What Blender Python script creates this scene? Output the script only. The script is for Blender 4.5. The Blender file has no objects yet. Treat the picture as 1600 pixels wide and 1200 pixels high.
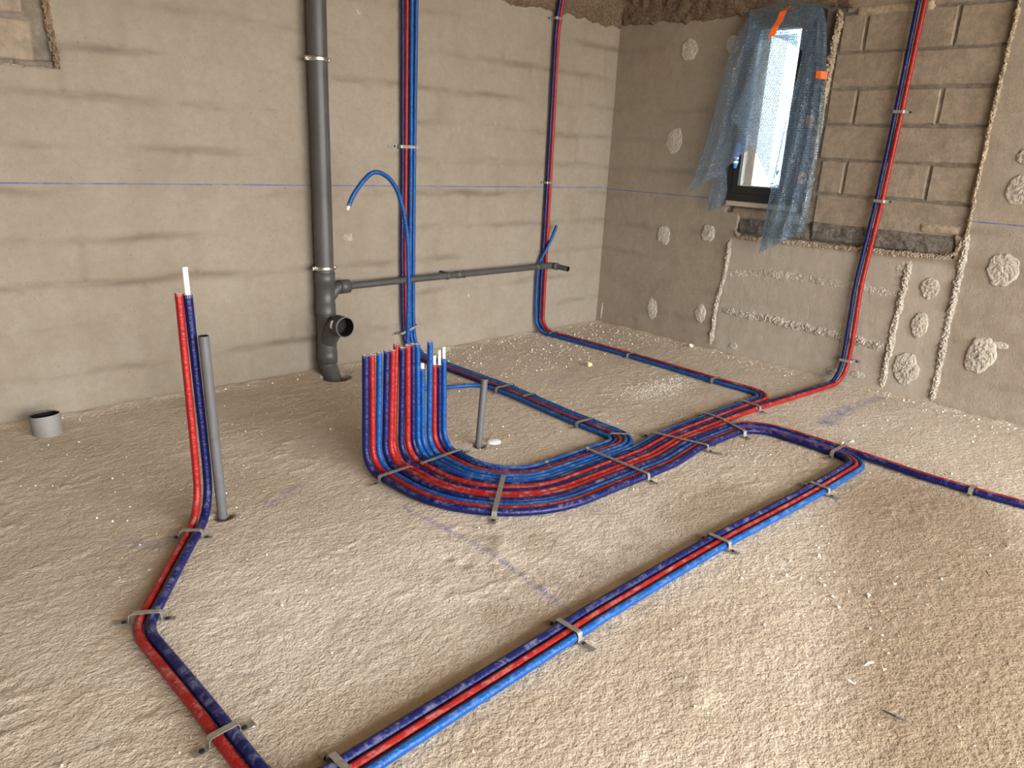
import bpy, bmesh, math, random
import numpy as np
from mathutils import Vector, Matrix

SC = bpy.context.scene
COL = SC.collection
random.seed(7)
PI = math.pi

# ------------------------------------------------------------------ camera
cam_d = bpy.data.cameras.new('camera')
cam = bpy.data.objects.new('camera', cam_d)
COL.objects.link(cam)
cam_d.sensor_fit = 'HORIZONTAL'
cam_d.sensor_width = 36.0
cam_d.lens = 36.0 * 1173.0355 / 1600.0
cam_d.clip_start = 0.02
YAW, PITCH, ROLL = 0.79458004, -0.30006541, 0.05129517
_f = Vector((math.cos(PITCH) * math.cos(YAW), math.cos(PITCH) * math.sin(YAW), math.sin(PITCH)))
_r0 = Vector((math.sin(YAW), -math.cos(YAW), 0))
_u0 = _r0.cross(_f)
_r = _r0 * math.cos(ROLL) + _u0 * math.sin(ROLL)
_u = -_r0 * math.sin(ROLL) + _u0 * math.cos(ROLL)
cam.matrix_world = Matrix(((_r.x, _u.x, -_f.x, -4.5865), (_r.y, _u.y, -_f.y, -3.7534),
                           (_r.z, _u.z, -_f.z, 1.2576), (0, 0, 0, 1)))
SC.camera = cam

# ------------------------------------------------------------------ daylight
world = bpy.data.worlds.new('overcast_sky')
SC.world = world
world.use_nodes = True
bg = world.node_tree.nodes['Background']
bg.inputs[0].default_value = (0.97, 0.985, 1.0, 1)
bg.inputs[1].default_value = 1.0

OPEN_X0, OPEN_X1, OPEN_Z1, Y_FRONT = -5.8, -0.3, 2.58, -6.8   # wide bay opening behind the viewer


def portal(name, loc, rot, sx, sy):
    d = bpy.data.lights.new(name, 'AREA')
    d.shape = 'RECTANGLE'
    d.size, d.size_y = sx, sy
    d.cycles.is_portal = True
    o = bpy.data.objects.new(name, d)
    COL.objects.link(o)
    o.location = loc
    o.rotation_euler = rot


portal('bay_daylight_portal', ((OPEN_X0 + OPEN_X1) / 2, Y_FRONT, OPEN_Z1 / 2), (PI / 2, 0, 0),
       OPEN_X1 - OPEN_X0, OPEN_Z1)

vs = SC.view_settings
vs.view_transform = 'Standard'
vs.look = 'None'
vs.gamma = 1.0
vs.use_curve_mapping = False
vs.exposure = 4.5
SC.cycles.use_denoising = True
SC.cycles.max_bounces = 10
SC.cycles.diffuse_bounces = 6
SC.cycles.transparent_max_bounces = 16


# ------------------------------------------------------------------ node helpers
class NT:
    def __init__(self, name):
        self.m = bpy.data.materials.new(name)
        self.m.use_nodes = True
        self.t = self.m.node_tree
        self.b = self.t.nodes['Principled BSDF']
        self.out = self.t.nodes['Material Output']

    def n(self, typ, ins=None, **props):
        nd = self.t.nodes.new(typ)
        for k, v in props.items():
            setattr(nd, k, v)
        for k, v in (ins or {}).items():
            self.put(nd.inputs[k], v)
        return nd

    def put(self, sock, v):
        if isinstance(v, bpy.types.NodeSocket):
            self.t.links.new(v, sock)
        elif isinstance(v, bpy.types.Node):
            self.t.links.new(v.outputs[0], sock)
        else:
            if hasattr(sock.default_value, '__len__') and not hasattr(v, '__len__'):
                v = [v] * len(sock.default_value)
            if hasattr(v, '__len__') and len(v) == 3 and len(sock.default_value) == 4:
                v = (*v, 1)
            sock.default_value = v

    def set(self, **kw):
        for k, v in kw.items():
            self.put(self.b.inputs[k.replace('_', ' ')], v)
        return self

    def pos(self):
        return self.n('ShaderNodeNewGeometry').outputs['Position']

    def noise(self, vec, scale, detail=4, rough=0.55, dist=0):
        return self.n('ShaderNodeTexNoise', {'Vector': vec, 'Scale': scale, 'Detail': detail,
                                             'Roughness': rough, 'Distortion': dist}).outputs[0]

    def math(self, op, a, b=None, c=None, clamp=False):
        ins = {0: a}
        if b is not None:
            ins[1] = b
        if c is not None:
            ins[2] = c
        return self.n('ShaderNodeMath', ins, operation=op, use_clamp=clamp).outputs[0]

    def mapr(self, v, a, b, c=0.0, d=1.0, smooth=True):
        return self.n('ShaderNodeMapRange', {0: v, 1: a, 2: b, 3: c, 4: d},
                      interpolation_type='SMOOTHSTEP' if smooth else 'LINEAR').outputs[0]

    def mix(self, fac, a, b, typ='MIX'):
        nd = self.n('ShaderNodeMix', data_type='RGBA', blend_type=typ)
        self.put(nd.inputs['Factor'], fac)
        self.put(nd.inputs['A'], a)
        self.put(nd.inputs['B'], b)
        return nd.outputs['Result']

    def sep(self, v):
        return self.n('ShaderNodeSeparateXYZ', {0: v}).outputs

    def comb(self, x, y, z):
        return self.n('ShaderNodeCombineXYZ', {0: x, 1: y, 2: z}).outputs[0]

    def vmath(self, op, a, b=None, **k):
        ins = {0: a}
        if b is not None:
            ins[1] = b
        return self.n('ShaderNodeVectorMath', ins, operation=op).outputs

    def bump(self, h, strength=0.5, dist=0.005, normal=None):
        ins = {'Height': h, 'Strength': strength, 'Distance': dist}
        if normal is not None:
            ins['Normal'] = normal
        return self.n('ShaderNodeBump', ins).outputs[0]


def seg_mask(k, p, a, b, width, soft=0.6):
    """soft mask around the floor segment a-b"""
    ax, ay = a
    bx, by = b
    L2 = (bx - ax) ** 2 + (by - ay) ** 2 + 1e-9
    xyz = k.sep(p)
    dx = k.math('SUBTRACT', xyz[0], ax)
    dy = k.math('SUBTRACT', xyz[1], ay)
    t = k.math('MULTIPLY', k.math('ADD', k.math('MULTIPLY', dx, bx - ax), k.math('MULTIPLY', dy, by - ay)), 1 / L2, clamp=False)
    t = k.math('MINIMUM', k.math('MAXIMUM', t, 0.0), 1.0)
    ex = k.math('SUBTRACT', dx, k.math('MULTIPLY', t, bx - ax))
    ey = k.math('SUBTRACT', dy, k.math('MULTIPLY', t, by - ay))
    d = k.math('SQRT', k.math('ADD', k.math('MULTIPLY', ex, ex), k.math('MULTIPLY', ey, ey)))
    return k.mapr(d, width, width * (1 - soft))


# ------------------------------------------------------------------ materials
MT = {}


def simple(name, col, rough=0.6, metal=0.0, **kw):
    k = NT(name)
    k.set(Base_Color=col, Roughness=rough, Metallic=metal, **kw)
    MT[name] = k.m
    return k


def make_floor_mat():
    k = NT('rough_screed')
    p = k.pos()
    c1 = k.noise(p, 0.9, 5, 0.6)
    c2 = k.noise(p, 6, 5, 0.65)
    c3 = k.noise(p, 85, 4, 0.7)
    c4 = k.noise(p, 260, 2, 0.6)
    base = k.mix(k.mapr(c1, 0.35, 0.68), (0.60, 0.515, 0.415), (0.49, 0.400, 0.295))
    base = k.mix(k.math('MULTIPLY', k.mapr(c2, 0.40, 0.80), 0.55), base, (0.66, 0.585, 0.49))
    base = k.mix(k.mapr(c3, 0.30, 0.75), k.mix(0.35, base, (0.33, 0.26, 0.18)), base)
    base = k.mix(k.math('MULTIPLY', k.mapr(c3, 0.60, 0.80), 0.55), base, (0.70, 0.64, 0.55))
    base = k.mix(k.math('MULTIPLY', k.mapr(c4, 0.62, 0.78), 0.45), base, (0.74, 0.69, 0.62))
    # brown screed patches; the strip along the front trio also paints in pipe shade
    br = k.math('MULTIPLY', k.math('MAXIMUM', seg_mask(k, p, (-1.55, -2.98), (-2.80, -3.58), 0.50, 0.62), k.math('MULTIPLY', seg_mask(k, p, (-3.3, -2.45), (-2.0, -2.40), 0.16, 0.95), 0.6)), k.mapr(c2, 0.10, 0.42))
    base = k.mix(k.math('MULTIPLY', br, 0.85), base, (0.285, 0.212, 0.138))
    pale = k.math('MULTIPLY', seg_mask(k, p, (-3.75, -2.05), (-2.75, -2.30), 0.60, 0.85), k.mapr(c2, 0.25, 0.6))  # brighter light on the mid floor, painted into the screed colour
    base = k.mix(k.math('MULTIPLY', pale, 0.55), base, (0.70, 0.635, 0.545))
    # smeared blue chalk
    bn = k.mapr(k.noise(p, 14, 6, 0.75), 0.30, 0.72)
    for a, b, w, s in (((-0.85, -2.27), (-0.5, -2.24), 0.07, 0.75), ((-0.5, -2.24), (-0.12, -2.27), 0.05, 0.55),
                       ((-3.11, -1.72), (-3.08, -2.15), 0.022, 0.55), ((-3.08, -2.15), (-3.125, -2.55), 0.022, 0.7),
                       ((-3.95, -1.38), (-3.86, -1.47), 0.06, 0.4), ((-3.48, -1.40), (-3.32, -1.34), 0.05, 0.35),
                       ((-1.5, -0.95), (-1.2, -0.85), 0.05, 0.25)):
        base = k.mix(k.math('MULTIPLY', k.math('MULTIPLY', seg_mask(k, p, a, b, w, 0.9), bn), s), base, (0.10, 0.13, 0.36))
    # white plaster dust swept near the far turn of the pipes
    wd = k.math('MULTIPLY', seg_mask(k, p, (-1.25, -1.42), (-0.85, -1.38), 0.16, 0.95), k.mapr(k.noise(p, 45, 4, 0.7), 0.48, 0.6))
    base = k.mix(k.math('MULTIPLY', wd, 0.75), base, (0.78, 0.75, 0.70))
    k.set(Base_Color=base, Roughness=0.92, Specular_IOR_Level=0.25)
    h1 = k.noise(p, 62, 5, 0.6, 0.2)
    h2 = k.noise(p, 170, 3, 0.55)
    nb = k.bump(h1, 1.0, 0.011)
    nb = k.bump(h2, 1.0, 0.004, nb)
    k.set(Normal=nb)
    MT['floor'] = k.m


def make_plaster(name, axis, cols, stain_z0, chalk_z, rough_bump, stain_amt):
    k = NT(name)
    p = k.pos()
    x, y, z = k.sep(p)[:3]
    h = x if axis == 0 else y
    n1 = k.noise(p, 1.1, 4, 0.6)
    n2 = k.noise(p, 7, 5, 0.65)
    n3 = k.noise(p, 70, 3, 0.6)
    base = k.mix(k.mapr(n1, 0.35, 0.65), cols[0], cols[1])
    base = k.mix(k.math('MULTIPLY', k.mapr(n2, 0.35, 0.75), 0.5), base, cols[2])
    base = k.mix(k.math('MULTIPLY', k.mapr(n3, 0.25, 0.42, 1.0, 0.0), 0.25), base, (0.16, 0.125, 0.085))
    mot = k.mapr(k.noise(p, 24, 6, 0.75), 0.30, 0.72)
    base = k.mix(k.math('MULTIPLY', mot, 0.28), base, [c * 0.66 for c in cols[1]])
    fine = k.mapr(k.noise(p, 190, 2, 0.6), 0.60, 0.74)
    base = k.mix(k.math('MULTIPLY', fine, 0.30), base, [min(1, c * 1.5) for c in cols[2]])
    # block courses ghosting through the render
    wob = k.math('MULTIPLY', k.math('SUBTRACT', k.noise(p, 3.0, 3), 0.5), 0.05)
    bv = k.comb(k.math('ADD', h, 20.13), k.math('ADD', k.math('SUBTRACT', z, stain_z0), wob), 0.0)
    br = k.n('ShaderNodeTexBrick', {'Vector': bv, 'Scale': 1.0, 'Mortar Size': 0.040, 'Mortar Smooth': 1.0,
                                    'Brick Width': 0.5, 'Row Height': 0.2})
    patch = k.mapr(k.noise(k.vmath('MULTIPLY', p, (0.55, 0.55, 2.2))[0], 1.9, 4, 0.65), 0.42, 0.68)
    fac = k.math('MULTIPLY', k.math('MULTIPLY', br.outputs['Fac'], patch), stain_amt)
    # vertical joints ghost less than horizontal ones
    fr = k.math('ABSOLUTE', k.math('SUBTRACT', k.math('FRACT', k.math('ADD', k.math('DIVIDE', k.math('ADD', k.math('SUBTRACT', z, stain_z0), wob), 0.2), 0.5)), 0.5))
    hline = k.mapr(fr, 0.22, 0.05, 0.30, 1.0)
    fac = k.math('MULTIPLY', fac, hline)
    base = k.mix(fac, base, (0.135, 0.104, 0.076))
    blot = k.math('MULTIPLY', k.mapr(k.noise(p, 3.3, 5, 0.7), 0.60, 0.80), 0.35)
    base = k.mix(blot, base, (0.22, 0.17, 0.115))
    spk = k.math('MULTIPLY', k.mapr(k.noise(p, 95, 2, 0.5), 0.66, 0.72), 0.55)
    base = k.mix(spk, base, (0.10, 0.08, 0.06))
    if axis == 1:
        # paler filled-in rectangle below the window, bounded by the mortar seams
        rect = k.math('MULTIPLY', k.mapr(k.math('ABSOLUTE', k.math('ADD', y, 1.80)), 0.73, 0.70), k.mapr(z, 0.80, 0.76))
        base = k.mix(k.math('MULTIPLY', rect, 0.6), base, k.mix(n2, (0.32, 0.275, 0.215), (0.42, 0.375, 0.31)))
    # snapped chalk line
    cl = k.mapr(k.math('ABSOLUTE', k.math('SUBTRACT', z, chalk_z)), 0.0040, 0.0015)
    cl = k.math('MULTIPLY', cl, k.mapr(k.noise(p, 9, 4, 0.7), 0.30, 0.55, 0.15, 0.85))
    base = k.mix(cl, base, (0.045, 0.075, 0.30))
    k.set(Base_Color=base, Roughness=0.9, Specular_IOR_Level=0.2)
    nb = k.bump(k.noise(p, 16, 5, 0.6), rough_bump * 0.6, 0.008)
    nb = k.bump(k.noise(p, 120, 4, 0.6), rough_bump, 0.003, nb)
    k.set(Normal=nb)
    MT[name] = k.m


def make_rough(name, c1, c2, sc=40, bump=0.8, dist=0.006, rough=0.95, cdark=None):
    k = NT(name)
    p = k.pos()
    n = k.noise(p, sc, 5, 0.65)
    n2 = k.noise(p, sc * 4, 3, 0.6)
    base = k.mix(k.mapr(n, 0.35, 0.65), c1, c2)
    drift = k.mapr(k.noise(p, 5.5, 4, 0.65), 0.42, 0.72)
    base = k.mix(k.math('MULTIPLY', drift, 0.45), base, [c * 0.62 for c in c2])
    if cdark:
        base = k.mix(k.math('MULTIPLY', k.mapr(n2, 0.45, 0.30), 0.6), base, cdark)
    k.set(Base_Color=base, Roughness=rough, Specular_IOR_Level=0.2)
    nb = k.bump(n, bump, dist)
    nb = k.bump(n2, bump * 0.7, dist * 0.35, nb)
    k.set(Normal=nb)
    MT[name] = k.m


def make_sleeve(name, col, dust_col, dark):
    k = NT(name)
    p = k.pos()
    geo = k.n('ShaderNodeNewGeometry')
    nz = k.sep(geo.outputs['Normal'])[2]
    uv = k.n('ShaderNodeUVMap').outputs[0]
    u, v = k.sep(uv)[:2]
    base = k.mix(k.mapr(k.noise(p, 18, 4, 0.6), 0.3, 0.75), col, dark)
    # scuffs and cement dust lying on the upper side
    d = k.math('MULTIPLY', k.mapr(nz, 0.15, 0.9), k.mapr(k.noise(p, 26, 6, 0.72, 0.5), 0.47, 0.68))
    lowz = k.mapr(k.sep(p)[2], 0.12, 0.04)
    d = k.math('MULTIPLY', k.math('MULTIPLY', d, lowz), 0.38)
    base = k.mix(d, base, dust_col)
    # faint printed dashes along one side
    pr = k.math('MULTIPLY', k.mapr(k.math('ABSOLUTE', k.math('SUBTRACT', u, 0.30)), 0.045, 0.03),
                k.mapr(k.noise(k.comb(0.0, k.math('MULTIPLY', v, 190.0), 0.0), 1.0, 2, 0.5), 0.52, 0.56))
    base = k.mix(k.math('MULTIPLY', pr, 0.55), base, k.mix(0.8, dark, (0.004, 0.004, 0.01)))
    k.set(Base_Color=base, Roughness=k.math('ADD', 0.36, k.math('MULTIPLY', d, 0.9)), Specular_IOR_Level=0.28)
    wr = k.noise(k.comb(k.math('MULTIPLY', u, 2.2), k.math('MULTIPLY', v, 62.0), 0.0), 1.0, 4, 0.6, 0.6)
    nb = k.bump(wr, 0.75, 0.006)
    k.set(Normal=nb)
    MT[name] = k.m


def make_pvc(name, col, dusty=0.0):
    k = NT(name)
    p = k.pos()
    u, v = k.sep(k.n('ShaderNodeUVMap').outputs[0])[:2]
    base = k.mix(k.mapr(k.noise(p, 9, 5, 0.6), 0.35, 0.7), col, [c * 0.82 for c in col])
    sc = k.math('MULTIPLY', k.mapr(k.noise(k.vmath('MULTIPLY', p, (30, 30, 6))[0], 1.0, 5, 0.75), 0.62, 0.72), 0.20 + dusty)
    base = k.mix(sc, base, (0.42, 0.39, 0.35))
    pr = k.math('MULTIPLY', k.mapr(k.math('ABSOLUTE', k.math('SUBTRACT', u, 0.62)), 0.02, 0.012),
                k.mapr(k.noise(k.comb(0.0, k.math('MULTIPLY', v, 90.0), 0.0), 1.0, 2, 0.5), 0.50, 0.54))
    base = k.mix(k.math('MULTIPLY', pr, 0.7), base, (0.01, 0.01, 0.01))
    k.set(Base_Color=base, Roughness=0.48 + dusty * 0.5, Specular_IOR_Level=0.45)
    MT[name] = k.m


def make_wrap():
    k = NT('bubble_wrap')
    uv = k.n('ShaderNodeUVMap').outputs[0]
    vor = k.n('ShaderNodeTexVoronoi', {'Vector': uv, 'Scale': 72.0, 'Randomness': 0.12}, feature='F1')
    d = vor.outputs['Distance']
    bub = k.mapr(d, 0.55, 0.15)
    crease = k.noise(uv, 9, 4, 0.6)
    nb = k.bump(bub, 1.0, 0.008)
    nb = k.bump(crease, 0.5, 0.02, nb)
    tr = k.n('ShaderNodeBsdfTransparent', {'Color': k.mix(bub, (0.62, 0.80, 0.94), (0.82, 0.93, 0.99))})
    gl = k.n('ShaderNodeBsdfGlossy', {'Color': (0.85, 0.93, 1.0), 'Roughness': 0.16, 'Normal': nb})
    df = k.n('ShaderNodeBsdfDiffuse', {'Color': (0.22, 0.40, 0.66), 'Normal': nb})
    tl = k.n('ShaderNodeBsdfTranslucent', {'Color': (0.50, 0.70, 0.90), 'Normal': nb})
    body = k.n('ShaderNodeMixShader', {0: 0.5, 1: df.outputs[0], 2: tl.outputs[0]})
    a = k.n('ShaderNodeMixShader', {0: k.mapr(bub, 0, 1, 0.36, 0.20), 1: tr.outputs[0], 2: body.outputs[0]})
    fr = k.n('ShaderNodeFresnel', {'IOR': 1.35, 'Normal': nb})
    b = k.n('ShaderNodeMixShader', {0: k.math('MULTIPLY', fr.outputs[0], 0.8), 1: a.outputs[0], 2: gl.outputs[0]})
    k.t.links.new(b.outputs[0], k.out.inputs[0])
    MT['wrap'] = k.m


def make_glass():
    k = NT('window_glass')
    tr = k.n('ShaderNodeBsdfTransparent', {'Color': (0.50, 0.51, 0.52)})
    gl = k.n('ShaderNodeBsdfGlossy', {'Roughness': 0.02})
    fr = k.n('ShaderNodeFresnel', {'IOR': 1.45})
    b = k.n('ShaderNodeMixShader', {0: fr.outputs[0], 1: tr.outputs[0], 2: gl.outputs[0]})
    k.t.links.new(b.outputs[0], k.out.inputs[0])
    MT['glass'] = k.m


make_floor_mat()
make_plaster('plaster_left', 0, ((0.262, 0.222, 0.171), (0.228, 0.187, 0.139), (0.290, 0.258, 0.212)), 1.19, 1.031, 0.45, 0.85)
make_plaster('plaster_right', 1, ((0.280, 0.232, 0.176), (0.240, 0.192, 0.140), (0.320, 0.274, 0.217)), 1.18, 1.022, 0.9, 0.40)
make_rough('block', (0.295, 0.236, 0.174), (0.225, 0.180, 0.132), 30, 0.7, 0.006, cdark=(0.12, 0.095, 0.07))
make_rough('mortar', (0.225, 0.190, 0.148), (0.155, 0.128, 0.097), 26, 0.9, 0.010, cdark=(0.10, 0.08, 0.06))
make_rough('dark_mortar', (0.31, 0.27, 0.22), (0.17, 0.145, 0.112), 60, 1.0, 0.014, cdark=(0.05, 0.042, 0.033))
make_rough('brown_concrete', (0.36, 0.26, 0.17), (0.20, 0.135, 0.085), 75, 1.0, 0.014, cdark=(0.07, 0.045, 0.03))
make_rough('adhesive', (0.60, 0.54, 0.455), (0.50, 0.435, 0.35), 70, 1.0, 0.010, cdark=(0.30, 0.25, 0.19))
make_rough('edge_render', (0.44, 0.355, 0.25), (0.30, 0.235, 0.16), 45, 0.9, 0.008, cdark=(0.12, 0.09, 0.06))
make_rough('brown_edge', (0.20, 0.135, 0.08), (0.30, 0.215, 0.14), 45, 0.9, 0.008, cdark=(0.05, 0.035, 0.02))
make_rough('ceiling_mat', (0.42, 0.35, 0.27), (0.36, 0.29, 0.21), 4, 0.5, 0.01)
make_rough('chip', (0.80, 0.76, 0.69), (0.66, 0.60, 0.51), 30, 0.3, 0.003)
make_rough('ground_mat', (0.45, 0.39, 0.31), (0.36, 0.31, 0.24), 3, 0.5, 0.02)
make_sleeve('sleeve_red', (0.290, 0.0105, 0.0085), (0.42, 0.27, 0.23), (0.215, 0.007, 0.006))
make_sleeve('sleeve_navy', (0.0042, 0.0080, 0.080), (0.23, 0.23, 0.31), (0.003, 0.005, 0.048))
make_sleeve('sleeve_blue', (0.003, 0.062, 0.240), (0.20, 0.30, 0.41), (0.0025, 0.042, 0.175))
make_pvc('pvc', (0.060, 0.057, 0.054))
make_pvc('pvc_mid', (0.098, 0.098, 0.10))
make_pvc('pvc_dusty', (0.215, 0.200, 0.180), 0.30)
simple('pvc_inside', (0.012, 0.012, 0.012), 0.7, Specular_IOR_Level=0.2)
simple('foam', (0.33, 0.31, 0.28), 0.9)
simple('pex', (0.86, 0.86, 0.84), 0.35)
simple('hole', (0.015, 0.012, 0.01), 0.95)
simple('zinc', (0.62, 0.60, 0.57), 0.28, 1.0)
simple('screw_black', (0.03, 0.028, 0.026), 0.5, 0.6)
simple('frame_black', (0.012, 0.012, 0.013), 0.45)
simple('seal', (0.45, 0.47, 0.42), 0.6)
simple('sill_beige', (0.36, 0.30, 0.23), 0.7)
simple('tape', (0.78, 0.13, 0.02), 0.45)
simple('bracket_brown', (0.45, 0.17, 0.05), 0.5)
simple('handle_blue', (0.05, 0.22, 0.62), 0.45)
simple('handle_white', (0.75, 0.75, 0.78), 0.45)
simple('ext_white', (0.80, 0.79, 0.77), 0.8)
simple('leaf', (0.10, 0.17, 0.05), 0.6)
simple('bark', (0.16, 0.11, 0.07), 0.9)
simple('beige_foam', (0.72, 0.58, 0.30), 0.8)
simple('twig_dark', (0.07, 0.055, 0.045), 0.8)
simple('twig_light', (0.62, 0.52, 0.38), 0.8)
simple('label_white', (0.75, 0.74, 0.72), 0.6)
make_wrap()
make_glass()
# galvanised strap: dull, a little streaked
_k = NT('strap')
_p = _k.pos()
_k.set(Base_Color=_k.mix(_k.mapr(_k.noise(_p, 60, 3, 0.6), 0.3, 0.7), (0.33, 0.305, 0.265), (0.235, 0.212, 0.182)),
       Metallic=0.45, Roughness=0.42)
MT['strap'] = _k.m


# ------------------------------------------------------------------ object helpers
def link(name, me, mat=None, parent=None, smooth=False):
    if mat:
        me.materials.append(MT[mat])
    if smooth:
        me.polygons.foreach_set('use_smooth', [True] * len(me.polygons))
    o = bpy.data.objects.new(name, me)
    COL.objects.link(o)
    if parent is not None:
        o.parent = parent
        o.matrix_parent_inverse = Matrix.Translation(-parent.location) if parent.type == 'EMPTY' else Matrix()
    return o


def pyd(name, v, f, mat=None, parent=None, smooth=False, uv=None):
    me = bpy.data.meshes.new(name)
    me.from_pydata([tuple(map(float, a)) for a in v], [], f)
    if uv is not None:
        l = me.uv_layers.new(name='UVMap')
        loops = np.empty(len(me.loops), dtype=np.int32)
        me.loops.foreach_get('vertex_index', loops)
        l.data.foreach_set('uv', np.asarray(uv, dtype=np.float32)[loops].ravel())
    me.update()
    return link(name, me, mat, parent, smooth)


def thing(name, label, cat, loc=(0, 0, 0), group=None, kind=None):
    o = bpy.data.objects.new(name, None)
    COL.objects.link(o)
    o.empty_display_size = 0.05
    o.location = loc
    tag(o, label, cat, group, kind)
    return o


def tag(o, label=None, cat=None, group=None, kind=None):
    if label:
        o['label'] = label
    if cat:
        o['category'] = cat
    if group:
        o['group'] = group
    if kind:
        o['kind'] = kind
    return o


def boxes(bl):
    v, f = [], []
    for (x0, x1), (y0, y1), (z0, z1) in bl:
        b = len(v)
        v += [(x0, y0, z0), (x1, y0, z0), (x1, y1, z0), (x0, y1, z0), (x0, y0, z1), (x1, y0, z1), (x1, y1, z1), (x0, y1, z1)]
        f += [(b + 3, b + 2, b + 1, b), (b + 4, b + 5, b + 6, b + 7), (b, b + 1, b + 5, b + 4), (b + 1, b + 2, b + 6, b + 5),
              (b + 2, b + 3, b + 7, b + 6), (b + 3, b, b + 4, b + 7)]
    return v, f


def bevel_box(name, x, y, z, mat, parent, bev=0.003, seg=1):
    bm = bmesh.new()
    v, f = boxes([(x, y, z)])
    vs_ = [bm.verts.new(a) for a in v]
    for q in f:
        bm.faces.new([vs_[i] for i in q])
    bmesh.ops.bevel(bm, geom=bm.edges[:], offset=bev, segments=seg, affect='EDGES', profile=0.5)
    me = bpy.data.meshes.new(name)
    bm.to_mesh(me)
    bm.free()
    return link(name, me, mat, parent)


# value noise (numpy), used to give real relief to screed, render and mortar
def vnoise(x, y, seed=0):
    xi = np.floor(x).astype(np.int64)
    yi = np.floor(y).astype(np.int64)
    fx, fy = x - xi, y - yi
    fx = fx * fx * (3 - 2 * fx)
    fy = fy * fy * (3 - 2 * fy)

    def h(a, b):
        n = (a * 374761393 + b * 668265263 + seed * 1442695041) & 0x7fffffff
        n = ((n ^ (n >> 13)) * 1274126177) & 0x7fffffff
        n = n ^ (n >> 16)
        return (n & 0xffff) / 65535.0
    return (h(xi, yi) * (1 - fx) + h(xi + 1, yi) * fx) * (1 - fy) + (h(xi, yi + 1) * (1 - fx) + h(xi + 1, yi + 1) * fx) * fy


def fbm(x, y, oct_=4, seed=0, gain=0.5):
    x, y = np.asarray(x, float), np.asarray(y, float)
    s, a, t = 0, 1.0, 0
    for o in range(oct_):
        s = s + a * vnoise(x * 2 ** o + 17.3 * o, y * 2 ** o - 9.1 * o, seed + o)
        t += a
        a *= gain
    return s / t


def frames(P):
    P = [Vector(p) for p in P]
    T = []
    for i in range(len(P)):
        a = P[max(i - 1, 0)]
        b = P[min(i + 1, len(P) - 1)]
        T.append((b - a).normalized())
    up = Vector((0, 0, 1)) if abs(T[0].z) < 0.9 else Vector((0, -1, 0))
    n = (up - T[0] * up.dot(T[0])).normalized()
    out = []
    for i, t in enumerate(T):
        n = (n - t * n.dot(t)).normalized()
        out.append((P[i], t, n, t.cross(n)))
    return out


def sweep(P, R, sides=14, cap0=False, cap1=False):
    """tube along P; R a radius or list of radii; returns verts, faces, uv"""
    fr = frames(P)
    if not hasattr(R, '__len__'):
        R = [R] * len(P)
    v, f, uv = [], [], []
    L = 0
    for i, (p, t, n, b) in enumerate(fr):
        if i:
            L += (p - fr[i - 1][0]).length
        for s in range(sides + 1):
            a = 2 * PI * s / sides
            v.append(p + (n * math.cos(a) + b * math.sin(a)) * R[i])
            uv.append((s / sides, L))
    m = sides + 1
    for i in range(len(P) - 1):
        for s in range(sides):
            f.append((i * m + s, i * m + s + 1, (i + 1) * m + s + 1, (i + 1) * m + s))
    if cap0:
        f.append(tuple(range(sides - 1, -1, -1)))
    if cap1:
        o = (len(P) - 1) * m
        f.append(tuple(o + s for s in range(sides)))
    return v, f, uv


def fillet(pts, step=6.0):
    """pts: list of (x, y, z, R) -> polyline with rounded corners"""
    P = [Vector(p[:3]) for p in pts]
    R = [p[3] if len(p) > 3 else 0 for p in pts]
    out = [P[0]]
    tprev = 0.0
    for i in range(1, len(P) - 1):
        a, b, c = P[i - 1], P[i], P[i + 1]
        u, w = (a - b), (c - b)
        lu, lw = u.length, w.length
        u, w = u / lu, w / lw
        ang = math.acos(max(-1, min(1, u.dot(w))))
        if ang > PI - 0.004 or R[i] <= 0:
            out.append(b)
            tprev = 0.0
            continue
        if i + 2 < len(P):
            u2, w2 = (b - c) / lw, (P[i + 2] - c).normalized()
            a2 = math.acos(max(-1, min(1, u2.dot(w2))))
            tn = min(R[i + 1] / math.tan(max(a2, 0.05) / 2), 0.5 * lw)
        else:
            tn = 0.0
        t = min(R[i] / math.tan(ang / 2), lu - tprev - 1e-4, lw - tn - 1e-4)
        tprev = t
        r = t * math.tan(ang / 2)
        ctr = b + (u + w).normalized() * (r / math.sin(ang / 2))
        s0, e0 = b + u * t - ctr, b + w * t - ctr
        phi = PI - ang
        n = max(2, int(math.degrees(phi) / step) + 1)
        for k in range(n + 1):
            q = k / n
            out.append(ctr + (s0 * math.sin((1 - q) * phi) + e0 * math.sin(q * phi)) / math.sin(phi))
    out.append(P[-1])
    res = [out[0]]
    for p in out[1:]:
        d = (p - res[-1]).length
        if d < 1e-4:
            continue
        n = max(1, int(math.ceil(d / 0.10)))
        q = res[-1].copy()
        for k in range(1, n + 1):
            res.append(q.lerp(p, k / n))
    return res


def wob(p):
    """gentle common waviness of everything laid on the floor"""
    x, y, z = p
    k = max(0.0, min(1.0, 1 - z / 0.3))
    return Vector((x + 0.003 * math.sin(y * 5.3 + 0.6) * k, y + 0.003 * math.sin(x * 4.7 + 1.0) * k, z))


# ------------------------------------------------------------------ setting: floor
HOLES = [(-3.643, -1.391, 0.036), (-2.496, -1.432, 0.032), (-2.47, -0.185, 0.082)]
BLUE_HOLE = (-2.412, -1.428, 0.030)


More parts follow.
